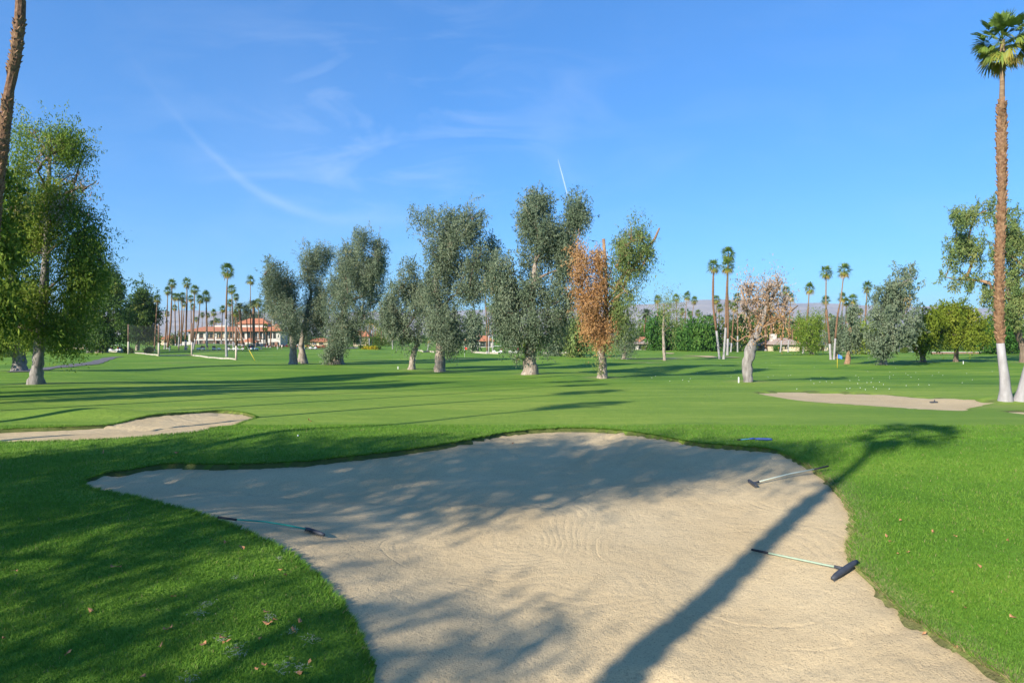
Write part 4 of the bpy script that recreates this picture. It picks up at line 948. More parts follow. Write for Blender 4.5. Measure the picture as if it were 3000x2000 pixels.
for i in range(34):      # the denser crowd of lower palms behind
    u = rb.choice([rb.uniform(1860, 2110), rb.uniform(2110, 2360), rb.uniform(2400, 2560), rb.uniform(2160, 2300)]); v = rb.uniform(918, 968)
    palm_px('low fan palm in the crowd of palms behind the far houses', 'low palms behind the far houses', [(u, 1010), (u + rb.uniform(-4,4), v)], (3.2, 2.6), rb.uniform(15, 22), rb.uniform(240, 300), 0, crown=rb.choice(FANS))
for i in range(22):
    u = rb.choice([rb.uniform(1040, 1130), rb.uniform(800, 900), rb.uniform(560, 780), rb.uniform(1420,1500)]); v = rb.uniform(935, 972)
    palm_px('low fan palm in the crowd of palms behind the red roofs', 'low palms behind the red roofs', [(u, 1010), (u + rb.uniform(-4,4), v)], (3, 2.5), rb.uniform(13, 19), rb.uniform(305, 350), 0, crown=rb.choice(FANS))
palm_px('feather-leaved date palm standing alone by the gabled house', None, [(1884,1021),(1888,970),(1894,917)], (7,9), 40, None, 1.0, crown=DATE[0], smooth_from=1.0, name='date_palm')
for pts, w, cr in [([(2263,1030),(2260,960),(2250,890)], (10,8), 34), ([(2243,1028),(2243,960),(2240,905)], (9,8), 30), ([(2322,1028),(2322,950)], (8,8), 36), ([(2078,1022),(2078,930)], (5,5), 26)]:
    palm_px('stout date palm behind the dead tree', 'stout date palms behind the dead tree', pts, w, cr, 195, 0.4, crown=DATE[1], smooth_from=1.0, name='date_palm')
for i, (lb_, pts, w, cr, wh, sf) in enumerate([
    ('tall fan palm with a kinked shaggy trunk, the shorter of the tall trio', [(2108,1051),(2101,985),(2090,900),(2089,840),(2091,779)], (9,9,8.5,9,5), 42, 5.6, 0.84),
    ('tall fan palm whose crown tucks under a taller palm crown', [(2120,1052),(2126,960),(2128,880),(2132,778)], (10,9,8,6), 44, 5.8, 0.80),
    ('tallest fan palm of the trio, crown above its twin', [(2131,1040),(2133,960),(2132,850),(2134,745)], (9,8,7,5.5), 46, 4.5, 0.6),
    ('fan palm with a leaning trunk standing alone near the beige house', [(2353,1035),(2358,985),(2367,910),(2371,843)], (8,7.5,6,4.5), 33, 5.2, 0.70),
    ('tall fan palm with a straw skirt, twin trunks meeting at the foot', [(2434,1053),(2428,970),(2420,890),(2421,797)], (9,8,7,4.5), 40, 3.6, 0.55),
    ('tall leaning fan palm sharing its foot with a straight twin', [(2443,1053),(2452,940),(2464,870),(2473,791)], (8,7,6,4.5), 41, 3.6, 0.55)]):
    palm_px(lb_, None, pts, w, cr, None, wh, fronds=FSETS[i % 2], smooth_from=sf)

# near palms with every leaf base and frond
palm_px('tall palm by the far bunker, white foot, shaggy brown trunk, slim smooth top', None, [(2946,1174),(2943,1100),(2931,1005),(2928,800),(2935,600),(2934,380),(2936,250),(2937,118)], (33,25,20,19,19,22,16,15), 132, None, 2.55, fronds=NEARSET[0], smooth_from=0.695, boots=True, boot_ranges=[(2.5, 12.35)])
palm_px('white-footed palm leaning away from its taller straight neighbour', None, [(2992,1174),(3008,1100),(3030,1010),(3060,850),(3085,650),(3100,400),(3105,180)], (34,26,21,19,19,18,14), 130, None, 2.6, fronds=NEARSET[1], smooth_from=0.75, boots=True, boot_ranges=[(2.6, 11.5)])
bL = at(-42, 1172)
palm_px('leaning palm with patches of shaggy leaf bases beside the feathery trees', None, [(-42,1172),(-38,900),(-12,600),(5,450),(20,320),(28,262),(44,180),(55,95),(60,0),(70,-260)], (36,30,28,27,27,24,27,26,27,22), 150, None, 2.6, fronds=NEARSET[1], smooth_from=0.78, boots=True, boot_ranges=[(2.6, 13.2), (14.1, 16.6)])
# palms out of frame whose shadows cross the grass
def shadow_palm(label, b, a_tip, H, near=False, cr=1.45, lean=0.0):
    d = SD; p = Vector((SD.y, -SD.x, 0)); a0 = a_tip - H/math.tan(R(SUN_EL))
    q = d*a0 + p*b; q.z = float(zb(q.x, q.y))
    pth = [q, q + Vector((lean*.3, 0.05, H*0.35)), q + Vector((lean*.7, 0.1, H*0.7)), q + Vector((lean, 0, H))]
    palm(label, 'palms beside the near bunkers' if not near else None, q, pth, [0.24, 0.16, 0.135, 0.11], cr, 2.4, 0.72, frond_set(83, 26, 20, False) if near else FSETS[0], None, near)
shadow_palm('palm that throws the long trunk shadow over the big bunker', -3.6, 21.6, 14.0, True, 1.4)
for b, a in ((-15.3, 23.2), (-20.2, 29.2), (-24.8, 33.6), (-29.5, 38.0)):
    shadow_palm('fan palm in the row whose crown shadows fall on the fairway', b, a, 17.0)

# shade trees out of frame: their shadow lies over the big bunker and the near grass
def shade_tree(label, a_tip, b, H, lob, n, seed, mt=FERNY, leaf=(0.22, 0.08), spread=0.38, r0=0.38, per=60):
    d = SD; p = Vector((SD.y, -SD.x, 0)); a0 = a_tip - H/math.tan(R(SUN_EL))
    q = d*a0 + p*b; q.z = float(zb(q.x, q.y)); root = empty('shade_tree', q, label, 'tree', None)
    ls = [(tuple(q + p*db + d*da + Vector((0,0,h))), (rx, rx, rz)) for (db, da, h, rx, rz) in lob]
    o, cc = foliage('crown', mt, root, q, ls, n, leaf[0], leaf[1], 0.9, seed, spread=spread, per=per)
    grow(root, q, [q, q + Vector((0.1,0,H*0.2)), q + Vector((0,0.1,H*0.4))], [r0, r0*0.75, r0*0.6], ls, seed, FB, 2, cc)
shade_tree('broad leafy tree whose shadow covers the far half of the big bunker', 16.5, -11.0, 13.0,
  [(5.9,0,13.1,0.9,0.45),(4.8,0,12.7,1.0,0.9),(3.7,0,11.9,1.1,1.6),(2.4,0,10.9,1.3,2.3),(0.8,0,10.2,1.5,2.5),(-1.0,0,9.0,1.6,2.4),(-2.8,0,8.3,1.6,2.5),(-4.6,0,7.4,1.6,2.4),(-5.7,0,6.7,1.3,2.1),(-0.2,0,6.4,1.0,0.8),(-2.4,0,5.4,1.3,1.1),(1.8,0,7.3,1.1,1.0),(-4.2,0,4.6,1.4,1.2)], 60000, 901, spread=0.42, per=60)
shade_tree('leafy tree casting dappled shade on the grass beside the big bunker', 7.4, -7.4, 9.5,
  [(2.2,0,8.4,1.0,0.7),(0.8,0,8.3,1.0,0.7),(-0.8,0,7.6,1.3,0.8),(1.6,0,6.8,1.1,0.7),(0.0,0,6.2,1.2,0.8),(-1.8,0,6.0,1.3,0.8),(2.4,0,5.2,0.9,0.6),(0.8,0,4.8,1.2,0.6),(-1.2,0,4.4,1.2,0.8),(-3.0,0,5.0,1.2,1.0),(-3.2,0,3.4,1.2,0.9)], 8000, 902, spread=0.30, per=40)
for i, (b, a, H, r_) in enumerate([(-34.0, 30.0, 14.0, 1.8), (-42.0, 31.0, 13.0, 1.5), (-47.8, 37.5, 14.0, 1.9), (-38.4, 25.0, 12.0, 1.1), (-52.5, 33.0, 13.5, 1.3)]):
    shade_tree(['tall narrow tree casting the nearest long bar of shade on the fairway', 'tall narrow tree between two others, casting a long bar of shade', 'tall narrow tree casting the long bar of shade before the feathery tree', 'slim short tree in the row beside the fairway', 'slim tree next to the feathery trees casting a thin bar of shade'][i], a, b, H,
      [(0,0,H-1.2,r_*.7,1.3),(0.3,0,H-3.2,r_,1.6),(-.4,0,H-5.2,r_*1.1,1.7),(.2,0,H-7.4,r_*1.1,1.7),(-.1,0,H-9.4,r_,1.3)], 9500, 910+i, leaf=(0.35,0.14), r0=0.36)

# ---------------------------------------------------------------- bunker rakes
def rake(label, grip, join, h0, h1, mh, mg, raise_grip=0.0, raise_mid=0.0, group=None, head_w=0.030):
    a = ats(*h0); b = ats(*h1); j = ats(*join); g = ats(*grip)
    c = (a+b)/2; root = empty('bunker_rake', c, label, 'rake', group)
    ax = (b-a).normalized(); Lh = (b-a).length; hd = MB()
    n = 9; P = []; Rr = []
    for k in range(n):
        t = k/(n-1); e = 1 - abs(2*t-1)**4
        P.append(a + ax*Lh*t - c + Vector((0,0,0.045))); Rr.append(head_w*(0.55 + 0.45*e))
    hd.tube(P, Rr, 10); ho = hd.build('head', mh, root, smooth=True)
    perp = ax.cross(Vector((0,0,1))).normalized(); te = MB()
    nt_ = max(6, int(Lh/0.035))
    for k in range(nt_):
        q = a + ax*Lh*(k+0.5)/nt_ - c
        te.tube([q + Vector((0,0,0.04)) + perp*0.012, q + perp*0.02 - Vector((0,0,0.012))], [0.007, 0.004], 5)
    te.build('teeth', mh, ho)
    s = j - c + Vector((0,0,0.055)); e = g - c + Vector((0,0,0.025 + raise_grip)); m = s.lerp(e, 0.5) + Vector((0,0,raise_mid))
    MB().tube([s, s.lerp(e,0.25) + Vector((0,0,raise_mid*.7)), m, s.lerp(e,0.82)], 0.0135, 8).build('handle', mg, root, smooth=True)
    dv = (e-s).normalized()
    MB().tube([s.lerp(e,0.80), e], 0.0175, 8).build('grip', BLACKP, root, smooth=True)
    MB().tube([s - dv*0.02, s + dv*0.10], 0.022, 8).build('ferrule', mh, root, smooth=True)
    return root
rake('rake with a bright teal handle, its grip resting on the grass', (638,1533), (915,1563), (893,1555), (951,1575), RAKEH, TEAL, 0.07, 0.03)
rake('rake with a faded green handle lying across the palm trunk shadow', (2202,1618), (2468,1676), (2438,1704), (2510,1653), RAKEH, PALEGREEN, 0.02, head_w=0.042)
rake('rake with a pale handle propped up on the bunker lip', (2427,1383), (2210,1422), (2193,1412), (2218,1430), RAKEH, simple('pale_fibreglass', (0.50,0.54,0.44), (0.42,0.46,0.36), 8.0, 0.55), 0.10, 0.02)
rake('rake with a blue head lying on the grass at the shaded bunker rim', (2160,1291), (2208,1290.5), (2212,1290), (2262,1291.5), BLUEP, simple('light_blue_fibreglass', (0.06,0.24,0.36), None, 8, 0.5), 0.0)
rake('rake lying in the long pale bunker near the white-footed palms', (2738,1173), (2737,1179), (2723,1180), (2748,1180), RAKEH, RAKEH)

# ---------------------------------------------------------------- fallen leaves
lv = []
for k in range(3):
    rl = random.Random(k); V = []; n = 7
    for i in range(n):
        t = 2*math.pi*i/n; r_ = 0.032*(1 + 0.4*math.cos(t))*rl.uniform(.7,1.2); V.append((r_*math.cos(t), 0.55*r_*math.sin(t), 0.012*math.sin(t*2+k) + rl.uniform(0,.014)))
    V.append((0,0,0.002)); me_ = bpy.data.meshes.new('fallen_leaf'); me_.from_pydata(V, [], [(i,(i+1)%n,n) for i in range(n)]); me_.materials.append(LITTER); lv.append(me_)
zl = [(700,460),(750,465),(100,490),(1765,480),(1785,515),(575,745),(1060,850),(1030,855),(1660,745),(1715,800),(1680,820),(1840,860),(1880,810),(1630,915),(1410,940),(1475,975),(1660,1080),(1615,1105),(1940,1070),(1890,1130),(1280,945),(420,1015),(1090,650),(1410,310),(1520,345),(900,1155),(25,915),(1000,965),(1385,905),(1845,875),(1700,815)]
zr_ = [(1725,385),(1875,412),(1430,450),(1480,535),(1550,525),(2050,625),(1945,910),(1500,303),(1850,800),(2265,970),(1870,1175),(1405,410),(2240,445),(1660,1095)]
def put_leaf(u, v, label, group, sc):
    p = ats(u, v); o = ob('fallen_leaf', random.choice(lv)); o.location = p + Vector((0,0,0.034)); s = random.uniform(.8,1.3)*sc
    o.scale = (s, s, s); o.rotation_euler = (random.uniform(-.5,.5), random.uniform(-.5,.5), random.uniform(0,6.28))
    tag(o, label, 'leaf', group)
for (x, y) in zl: put_leaf(x*.4677, 1450+y*.4677, 'curled brown leaf on the shaded grass beside the big bunker', 'fallen leaves on the shaded grass', 1.0)
for (x, y) in zr_: put_leaf(2000+x*.4252, 1400+y*.4252, 'small tan leaf on the sunlit grass bank of the big bunker', 'fallen leaves on the sunlit bank', 0.9)
for (u, v) in [(905,1233),(910,1236),(300,1330),(520,1330),(1500,1302)]: put_leaf(u, v, 'brown leaf on the grass bank between two bunkers', 'fallen leaves between the bunkers', 1.4)

# ---------------------------------------------------------------- near turf as blades
def blades():
    r = np.random.default_rng(21); XY = []
    for y0, y1, den, hs in [(3.6,6.2,5200,1.0),(6.2,8.5,4200,1.0),(8.5,11,2800,1.1),(11,14.5,1500,1.2),(14.5,19,700,1.3)]:
        hw = 0.80*y1 + 1.0; n = int(2*hw*(y1-y0)*den); x = r.uniform(-hw, hw, n); y = r.uniform(y0, y1, n)
        k = np.abs(x) < 0.80*y + 1.0; XY.append(np.stack([x[k], y[k], np.full(k.sum(), hs)], 1))
    A = np.concatenate(XY); x, y, hs = A.T
    for b in BUNKERS[:2]:
        ins, d, _, _, _ = poly_query(b['poly'][::2], x, y)
        k = ~ins; x, y, hs = x[k], y[k], hs[k]
        if b is BUNKERS[0]: ded = d[k]
    ded = np.full(len(x), 9.0) if len(ded) != len(x) else ded
    fx, fy, fl = [], [], []
    for b in BUNKERS[:2]:
        P = b['poly']; Q = np.roll(P, -1, axis=0); rep_ = 55 if b is BUNKERS[0] else 30
        sg = 1 if np.sum(P[:,0]*Q[:,1] - Q[:,0]*P[:,1]) > 0 else -1
        e = Q - P; ang = np.arctan2(e[:,0]*sg, -e[:,1]*sg)                # heading into the sand
        i = np.repeat(np.arange(len(P)), rep_); t = r.uniform(0, 1, len(i)); o = r.exponential(0.03, len(i)) - 0.012
        fx.append(P[i,0] + e[i,0]*t - np.cos(ang[i])*o); fy.append(P[i,1] + e[i,1]*t - np.sin(ang[i])*o); fl.append(ang[i])
    nf = sum(len(q) for q in fx); x = np.concatenate([x] + fx); y = np.concatenate([y] + fy); hs = np.concatenate([hs, np.full(nf, 1.25)]); ded = np.concatenate([ded, np.full(nf, 0.05)])
    m = len(x); z = zb(x, y)
    patch = np.sin(x*1.7 + 1.2*np.sin(y*1.1))*np.sin(y*2.3 + 1.3*np.sin(x*0.9))
    h = r.uniform(0.022, 0.050, m)*hs*(1 + 0.15*patch); w = r.uniform(0.0032, 0.0058, m)*hs
    th = r.uniform(0, 6.283, m); ln = r.uniform(0.1, 0.9, m)*h; la = r.uniform(0, 6.283, m); la[m-nf:] = np.concatenate(fl) + r.normal(0, 0.5, nf); ln[m-nf:] = h[m-nf:]*r.uniform(0.5, 1.5, nf)
    s = np.stack([np.cos(th), np.sin(th), np.zeros(m)], 1)*w[:,None]
    p = np.stack([x, y, z - 0.004], 1); tip = p + np.stack([np.cos(la)*ln, np.sin(la)*ln, h], 1)
    V = np.stack([p-s, p+s, tip], 1).reshape(-1, 3)
    t = np.clip(0.42 + 0.14*patch + r.normal(0, 0.17, m), 0, 0.93)
    t = np.where(r.uniform(0,1,m) < 0.018, 0.99, t)
    right = (x > 2.0) & (y < 13.5) & (ded < 0.55)
    t = np.where(right & (r.uniform(0,1,m) < 0.5*(1 - ded/0.55)), 1.0, t)
    return tag(ob('grass', np_mesh('grass', V, np.arange(3*m).reshape(-1,3), [BLADE], np.repeat(t, 3))), 'short green turf growing around the bunkers', 'grass', kind='stuff')
blades()
def strands(name, label, cat, spots, mt, n, rad, ln, seed, lift=0.03):
    r = np.random.default_rng(seed); V = []; T = []
    for (u, v, sc) in spots:
        p = ats(u, v)
        for i in range(int(n*sc)):
            q = np.array([p.x + r.normal(0, rad*sc), p.y + r.normal(0, rad*sc), 0]); q[2] = sz(q[0], q[1]) + lift + r.uniform(0, .012)
            a = r.uniform(0, 6.28); d = np.array([math.cos(a), math.sin(a), r.uniform(-.2,.2)])*ln*r.uniform(.4,1.3); s = np.array([-math.sin(a), math.cos(a), 0])*0.003
            V += [q - s, q + s, q + d]; T += [r.uniform(0,1)]*3
    return tag(ob(name, np_mesh(name, V, np.arange(len(V)).reshape(-1,3), [mt], T)), label, cat, kind='stuff')
strands('dry_clippings', 'wispy pale clippings scattered on the shaded grass', 'clippings', [(600+0,1777,1),(585,1805,1),(690,1910,1),(705,1925,.8),(840,1960,1.2),(915,1880,1),(650,1876,.8),(790,1815,.8),(860,1852,.8),(880,1960,.7),(555,1995,1),(820,1640,.6),(690,1700,.5)], STRAW, 34, 0.045, 0.05, 31)
th_sp = []
for b in [BUNKERS[0]['poly']]:
    for i in range(0, len(b), 2):
        if b[i,0] > 2.6 and 4.6 < b[i,1] < 9.2:
            Yp = b[i,1]; th_sp.append(((b[i,0])/Yp*FPX + 1500, HOR + (CAM_H - sz(b[i,0], Yp))/Yp*FPX, 1.0))
strands('dry_thatch', 'brown dead thatch along the sunlit bunker edge', 'thatch', th_sp, THATCH, 10, 0.045, 0.045, 32, 0.006)

# ---------------------------------------------------------------- golf balls, stakes, flags
bm = bmesh.new(); bmesh.ops.create_icosphere(bm, subdivisions=1, radius=0.0214); ballm = bpy.data.meshes.new('golf_ball'); bm.to_mesh(ballm); bm.free()
ballm.materials.append(BALLM)
rg = random.Random(5)
for i in range(70):
    u, v = rg.choice([(rg.uniform(1830, 2330), rg.uniform(1062, 1118)), (rg.uniform(2200, 2940), rg.uniform(1075, 1142)), (rg.uniform(2380, 2760), rg.uniform(1090, 1140))])
    p = at(u, v); o = ob('golf_ball', ballm); o.location = p + Vector((0,0,0.025)); tag(o, 'white golf ball lying on the driving range grass', 'golf ball', 'golf balls on the range')
o = ob('golf_ball', ballm); p = at(873,1279); o.location = p + Vector((0,0,.03)); tag(o, 'pale golf ball on the shaded bank between two bunkers', 'golf ball')
for (u, v, h, lbl) in [(2164,1121,0.42,'white stake beside the dead tree'), (1166,1081,0.32,'short white stake near the slender forked tree'), (2822,1066,0.42,'white stake beside the domed yellow-green tree')]:
    p = at(u, v); r_ = 0.04
    root = empty('distance_stake', p, lbl, 'stake')
    MB().box(-r_,r_,-r_*.6,r_*.6,-0.2,h*0.92).build('stake_body', STEEL, root, bevel=0.01)
    MB().add([(-r_,-r_*.6,h*.925),(r_,-r_*.6,h*.925),(r_,r_*.6,h*.925),(-r_,r_*.6,h*.925),(0,0,h)], [(0,1,4),(1,2,4),(2,3,4),(3,0,4)]).build('stake_point', STEEL, root)
def flagstick(u, v, h, mt, polem, label, fw=0.55):
    p = at(u, v); root = empty('flagstick', p, label, 'flag')
    MB().tube([(0,0,-0.1),(0,0,h)], [0.028,0.022], 8).build('pole', polem, root, smooth=True)
    V = []; n = 7
    for i in range(n):
        t = i/(n-1)
        for k in range(2): V.append((0.03 + fw*t, 0.10*math.sin(t*5), h - 0.02 - k*fw*0.95*(1 - 0.25*t) - fw*0.45*t*t*(1 if k == 0 else 0.9)))
    MB().add(V, [(2*i, 2*i+1, 2*i+3, 2*i+2) for i in range(n-1)]).build('flag', mt, root, smooth=True)
flagstick(2453, 1077, 1.75, FLAGB, YELLOW, 'blue flag on a yellow stick on the practice green')
flagstick(1361, 1046, 2.0, FLAGR, STEEL, 'red flag on a thin stick near the brown patch', 0.5)
flagstick(892, 1036, 2.2, YELLOW, STEEL, 'yellow flag on a thin stick beside the leaning trunks', 0.5)

# ---------------------------------------------------------------- driving range net
posts = [(376,1037,950),(465,1043,950),(562,1042,946),(692,1055,955)]
PW = []
for (u, v, vt) in posts:
    p = at(u, v); PW.append((p, CAM_H - (vt-HOR)/FPX*p.y - p.z))
root = empty('driving_range_net', PW[0][0], 'tall fine net hung between brown posts with pale timber edging', 'net fence')
o0 = PW[0][0]
for i, (p, h) in enumerate(PW):
    q = p - o0
    MB().tube([q - Vector((0,0,.3)), q + Vector((0,0,h*0.42))], 0.17, 10).build('post_foot', simple('pale_post_paint_%d' % i, (0.55,0.47,0.38), (0.42,0.34,0.26), 1.5, 0.9), root, smooth=True)
    MB().tube([q + Vector((0,0,h*0.42)), q + Vector((0,0,h))], [0.165,0.14], 10).build('post', POSTM, root, smooth=True)
for (p, h), (p2, h2) in zip(PW[:-1], PW[1:]):
    a = p - o0; b = p2 - o0; n = 6; V = []
    for k in range(n+1):
        t = k/n; q = a.lerp(b, t); sag = 0.25*math.sin(math.pi*t); zq = float(zb(o0.x+q.x, o0.y+q.y)) - o0.z
        V += [(q.x, q.y, zq + 0.3), (q.x, q.y, q.z + h*(1-t) + h2*t - 0.1 - sag)]
    MB().add(V, [(2*k, 2*k+2, 2*k+3, 2*k+1) for k in range(n)]).build('net_panel', NET, root)
for (ua, va), (ub, vb) in zip([(305,1029),(360,1032),(425,1037),(465,1043),(562,1041.5)], [(360,1032),(425,1037),(465,1043),(562,1041.5),(690,1054)]):
    A = at(ua, va); B = at(ub, vb); k = max(2, int((B-A).length/4.0)); rt = random.Random(int(ua))
    for i in range(k):
        q0 = A.lerp(B, i/k) - o0; q1 = A.lerp(B, (i+0.965)/k) - o0
        z0 = float(zb(q0.x+o0.x, q0.y+o0.y)) - o0.z; z1 = float(zb(q1.x+o0.x, q1.y+o0.y)) - o0.z
        s = MB(); hh = rt.uniform(.22,.28)
        s.add([(q0.x,q0.y-.15,z0-.2),(q1.x,q1.y-.15,z1-.2),(q1.x,q1.y+.15,z1-.2),(q0.x,q0.y+.15,z0-.2),(q0.x,q0.y-.15,z0+hh),(q1.x,q1.y-.15,z1+hh),(q1.x,q1.y+.15,z1+hh),(q0.x,q0.y+.15,z0+hh)], [(0,3,2,1),(4,5,6,7),(0,1,5,4),(1,2,6,5),(2,3,7,6),(3,0,4,7)])
        s.build('edging_beam', TIMBER, root, bevel=0.03)
# anchor wire with its yellow guard
g0 = at(747,1056); gt = PW[3][0] + Vector((0,0,PW[3][1]-0.1)); root = empty('anchor_wire', g0, 'steel anchor wire with a yellow guard running up to the net post', 'guy wire')
MB().tube([Vector((0,0,-.05)), (gt-g0)], 0.012, 6).build('wire', STEEL, root)
MB().tube([Vector((0,0,0)), (gt-g0)*0.30], 0.04, 8).build('guard', YELLOW, root, smooth=True)
# edging of the tee beyond the tall trees
def edging(label, px):
    A = [at(u, v) for (u, v) in px]; root = empty('timber_edging', A[0], label, 'edging')
    for a, b in zip(A[:-1], A[1:]):
        k = max(1, int((b-a).length/3.0))
        for i in range(k):
            q0 = a.lerp(b, i/k) - A[0]; q1 = a.lerp(b, (i+0.96)/k) - A[0]
            z0 = float(zb(q0.x+A[0].x, q0.y+A[0].y)) - A[0].z; z1 = float(zb(q1.x+A[0].x, q1.y+A[0].y)) - A[0].z
            MB().add([(q0.x,q0.y-.15,z0-.2),(q1.x,q1.y-.15,z1-.2),(q1.x,q1.y+.15,z1-.2),(q0.x,q0.y+.15,z0-.2),(q0.x,q0.y-.15,z0+.4),(q1.x,q1.y-.15,z1+.4),(q1.x,q1.y+.15,z1+.4),(q0.x,q0.y+.15,z0+.4)], [(0,3,2,1),(4,5,6,7),(0,1,5,4),(1,2,6,5),(2,3,7,6),(3,0,4,7)]).build('edging_beam', TIMBER, root, bevel=0.03)
edging('pale timber edging behind the red flag', [(1384,1034),(1420,1036),(1460,1037)])
edging('pale timber edging seen past the tallest dark tree', [(1590,1036),(1640,1036),(1674,1036)])
edging('pale curved timber edging between two grey-green trees', [(1225,1028),(1240,1032),(1258,1031),(1272,1033)])

# ---------------------------------------------------------------- clubhouse
CH = Vector((-140.0, 280.0, -2.0)); root = empty('clubhouse', CH, 'white two-storey clubhouse with red tiled roofs and arched upper windows', 'clubhouse')
def part(name, mt, *boxes, parent=root, bevel=0):
    m = MB()
    for b in boxes: m.box(*b)
    return m.build(name, mt, parent, bevel=bevel)
bays = [(2.5,3.8),(4.9,6.8),(8.6,11.2),(12.5,15.6),(17.1,19.9),(21.0,22.6),(23.3,24.6)]
wl = part('wall', STUCCO, (0.3,33.2,0.6,14,-1,6.7), (34.2,39.6,1.0,10,-1,6.9))
xs_ = [0.3] + [e for b in bays for e in b] + [25.6]
for i in range(0, len(xs_)-1, 2): part('pier', STUCCO, (xs_[i], xs_[i+1], 0.0, 0.6, 0.0 if i in (0, 2) else 2.9, 6.7))
part('floor_band', STUCCO, (0.3, 27.0, -0.15, 0.6, 2.85, 3.55))
for (a, b) in bays:
    w_ = MB()
    n = 10; pts_ = [(a, 3.6), (b, 3.6)] + [(b - (b-a)*k/n, 5.75 + 0.42*math.sin(math.pi*k/n)) for k in range(n+1)]
    w_.add([(x, 0.45, z) for (x, z) in pts_], [tuple(range(len(pts_)))]); wo_ = w_.build('window', GLASS, root)
    part('curtain', CURTAIN, (a+0.1, a+(b-a)*0.3, 0.40, 0.43, 3.7, 5.7), (b-(b-a)*0.3, b-0.1, 0.40, 0.43, 3.7, 5.7), parent=wo_)
    for k in range(1, 4): part('mullion', DARKWOOD, (a+(b-a)*k/4-0.06, a+(b-a)*k/4+0.06, 0.30, 0.38, 3.6, 6.0), parent=wo_)
    part('sill', BRICK, (a-0.1, b+0.1, -0.3, 0.0, 3.55, 3.95), parent=wo_)
    sp_ = MB()     # stucco left above the flat-arched head
    arch = [(a + (b-a)*k/n, 5.75 + 0.42*math.sin(math.pi*k/n)) for k in range(n+1)]
    V = [];
    for (x, z) in arch: V += [(x, 0.0, z), (x, 0.0, 6.7), (x, 0.44, z)]
    Fh = []
    for k in range(n): Fh += [(3*k, 3*k+3, 3*k+4, 3*k+1), (3*k, 3*k+2, 3*k+5, 3*k+3)]
    sp_.add(V, Fh).build('arch_head', STUCCO, root)
for a, b in [(4.2, 6.6), (8.0, 11.6), (12.4, 15.8), (17.0, 20.4), (21.2, 24.4)]:
    part('ground_floor_shade_panel', DARKWOOD, (a, b, 0.50, 0.58, -0.4, 2.7))  # dark panels on the solid wall, standing in for the recess's shade
for x in (3.7, 7.2, 12.0, 16.4, 20.8): part('brick_pier', BRICK, (x-0.5, x+0.5, -0.5, 0.5, -1, 2.8))
for (a, b) in [(5.0,8.2),(11.0,15.0),(17,20)]: part('terrace_parapet', STUCCO, (a, b, -3.2, -2.9, -1, 0.35))
for x in (7.8, 12.0, 16.4, 24.0, 37.9):
    l_ = MB().box(x-.12, x+.12, -.22, -.02, 4.8, 5.3).build('wall_lantern', BLACKP, root)
def hip(name, x0, x1, y0, y1, z0, z1, in_l, in_r, iny, mt=TILE, parent=root, th=0.22):
    V = [(x0,y0,z0),(x1,y0,z0),(x1,y1,z0),(x0,y1,z0),(x0+in_l,y0+iny,z1),(x1-in_r,y0+iny,z1),(x1-in_r,y1-iny,z1),(x0+in_l,y1-iny,z1)]
    V += [(x,y,z-th) for (x,y,z) in V[:4]]
    return MB().add(V, [(0,1,5,4),(1,2,6,5),(2,3,7,6),(3,0,4,7),(4,5,6,7),(8,9,1,0),(9,10,2,1),(10,11,3,2),(11,8,0,3),(11,10,9,8)]).build(name, mt, parent)
rf = hip('roof', -1.2, 33.8, -1.6, 15.2, 6.95, 8.85, 5.5, 0.5, 7.4)
for k in range(40): MB().box(-0.6+k*0.86, -0.45+k*0.86, -1.5, 0.0, 6.50, 6.70).build('rafter_end', DARKWOOD, rf)
part('upper_wall', STUCCO, (19.6,32.4,5.0,13.5,7.0,10.35)); hip('upper_roof', 19.0, 33.2, 4.0, 14.5, 10.35, 12.6, 4.2, 4.2, 4.6)
part('parapet', STUCCO, (9.1,15.0,5.4,6.2,8.3,9.45))
hip('wing_roof', 33.0, 41.0, -0.6, 11.0, 7.15, 9.9, 3.4, 3.4, 5.0)
part('porch_shade_and_glass', GLASS, (28.9,31.9,0.50,0.58,3.7,6.4), (25.9,27.6,0.50,0.58,3.7,6.4))  # first pane is dark to stand in for porch shade; second is corner glass
for x in (28.2, 30.4, 32.4): part('porch_column', STUCCO, (x-.18,x+.18,-0.2,0.2,3.6,6.7))
part('porch_rail', DARKWOOD, (28.4,32.2,-.06,.0,3.65,4.5))
for (a, b) in [(34.5,36.0),(36.5,37.7)]:
    w_ = part('window', GLASS, (a,b,0.90,0.97,3.7,6.3)); part('mullion', DARKWOOD, ((a+b)/2-.06,(a+b)/2+.06,.82,.89,3.7,6.3), parent=w_)
for (a, b) in [(33.4,34.1),(35.0,37.2),(28.6,30.4)]:
    w_ = part('window', GLASS, (a,b,0.46,0.54,0.7,2.1) if a < 34 else (a,b,0.90,0.97,0.7,2.1)); part('mullion', STUCCO, ((a+b)/2-.05,(a+b)/2+.05,.38,.45,.7,2.1) if a < 34 else ((a+b)/2-.05,(a+b)/2+.05,.82,.89,.7,2.1), parent=w_)
part('brick_pier', BRICK, (37.4,38.6,0.3,0.99,-1,2.2))
cv = hip('canopy_roof', 25.0, 32.2, -6.5, -0.8, 2.35, 3.8, 2.9, 2.9, 2.7)
for x in (25.7, 31.5): part('canopy_post', BRICK, (x-.25,x+.25,-6.0,-5.5,-1,2.1))
part('chimney', STUCCO, (33.8,34.8,6,7,8.5,11.6))
part('stair_wall', STUCCO, (-3.5,0.2,2,3,-1,2.2))

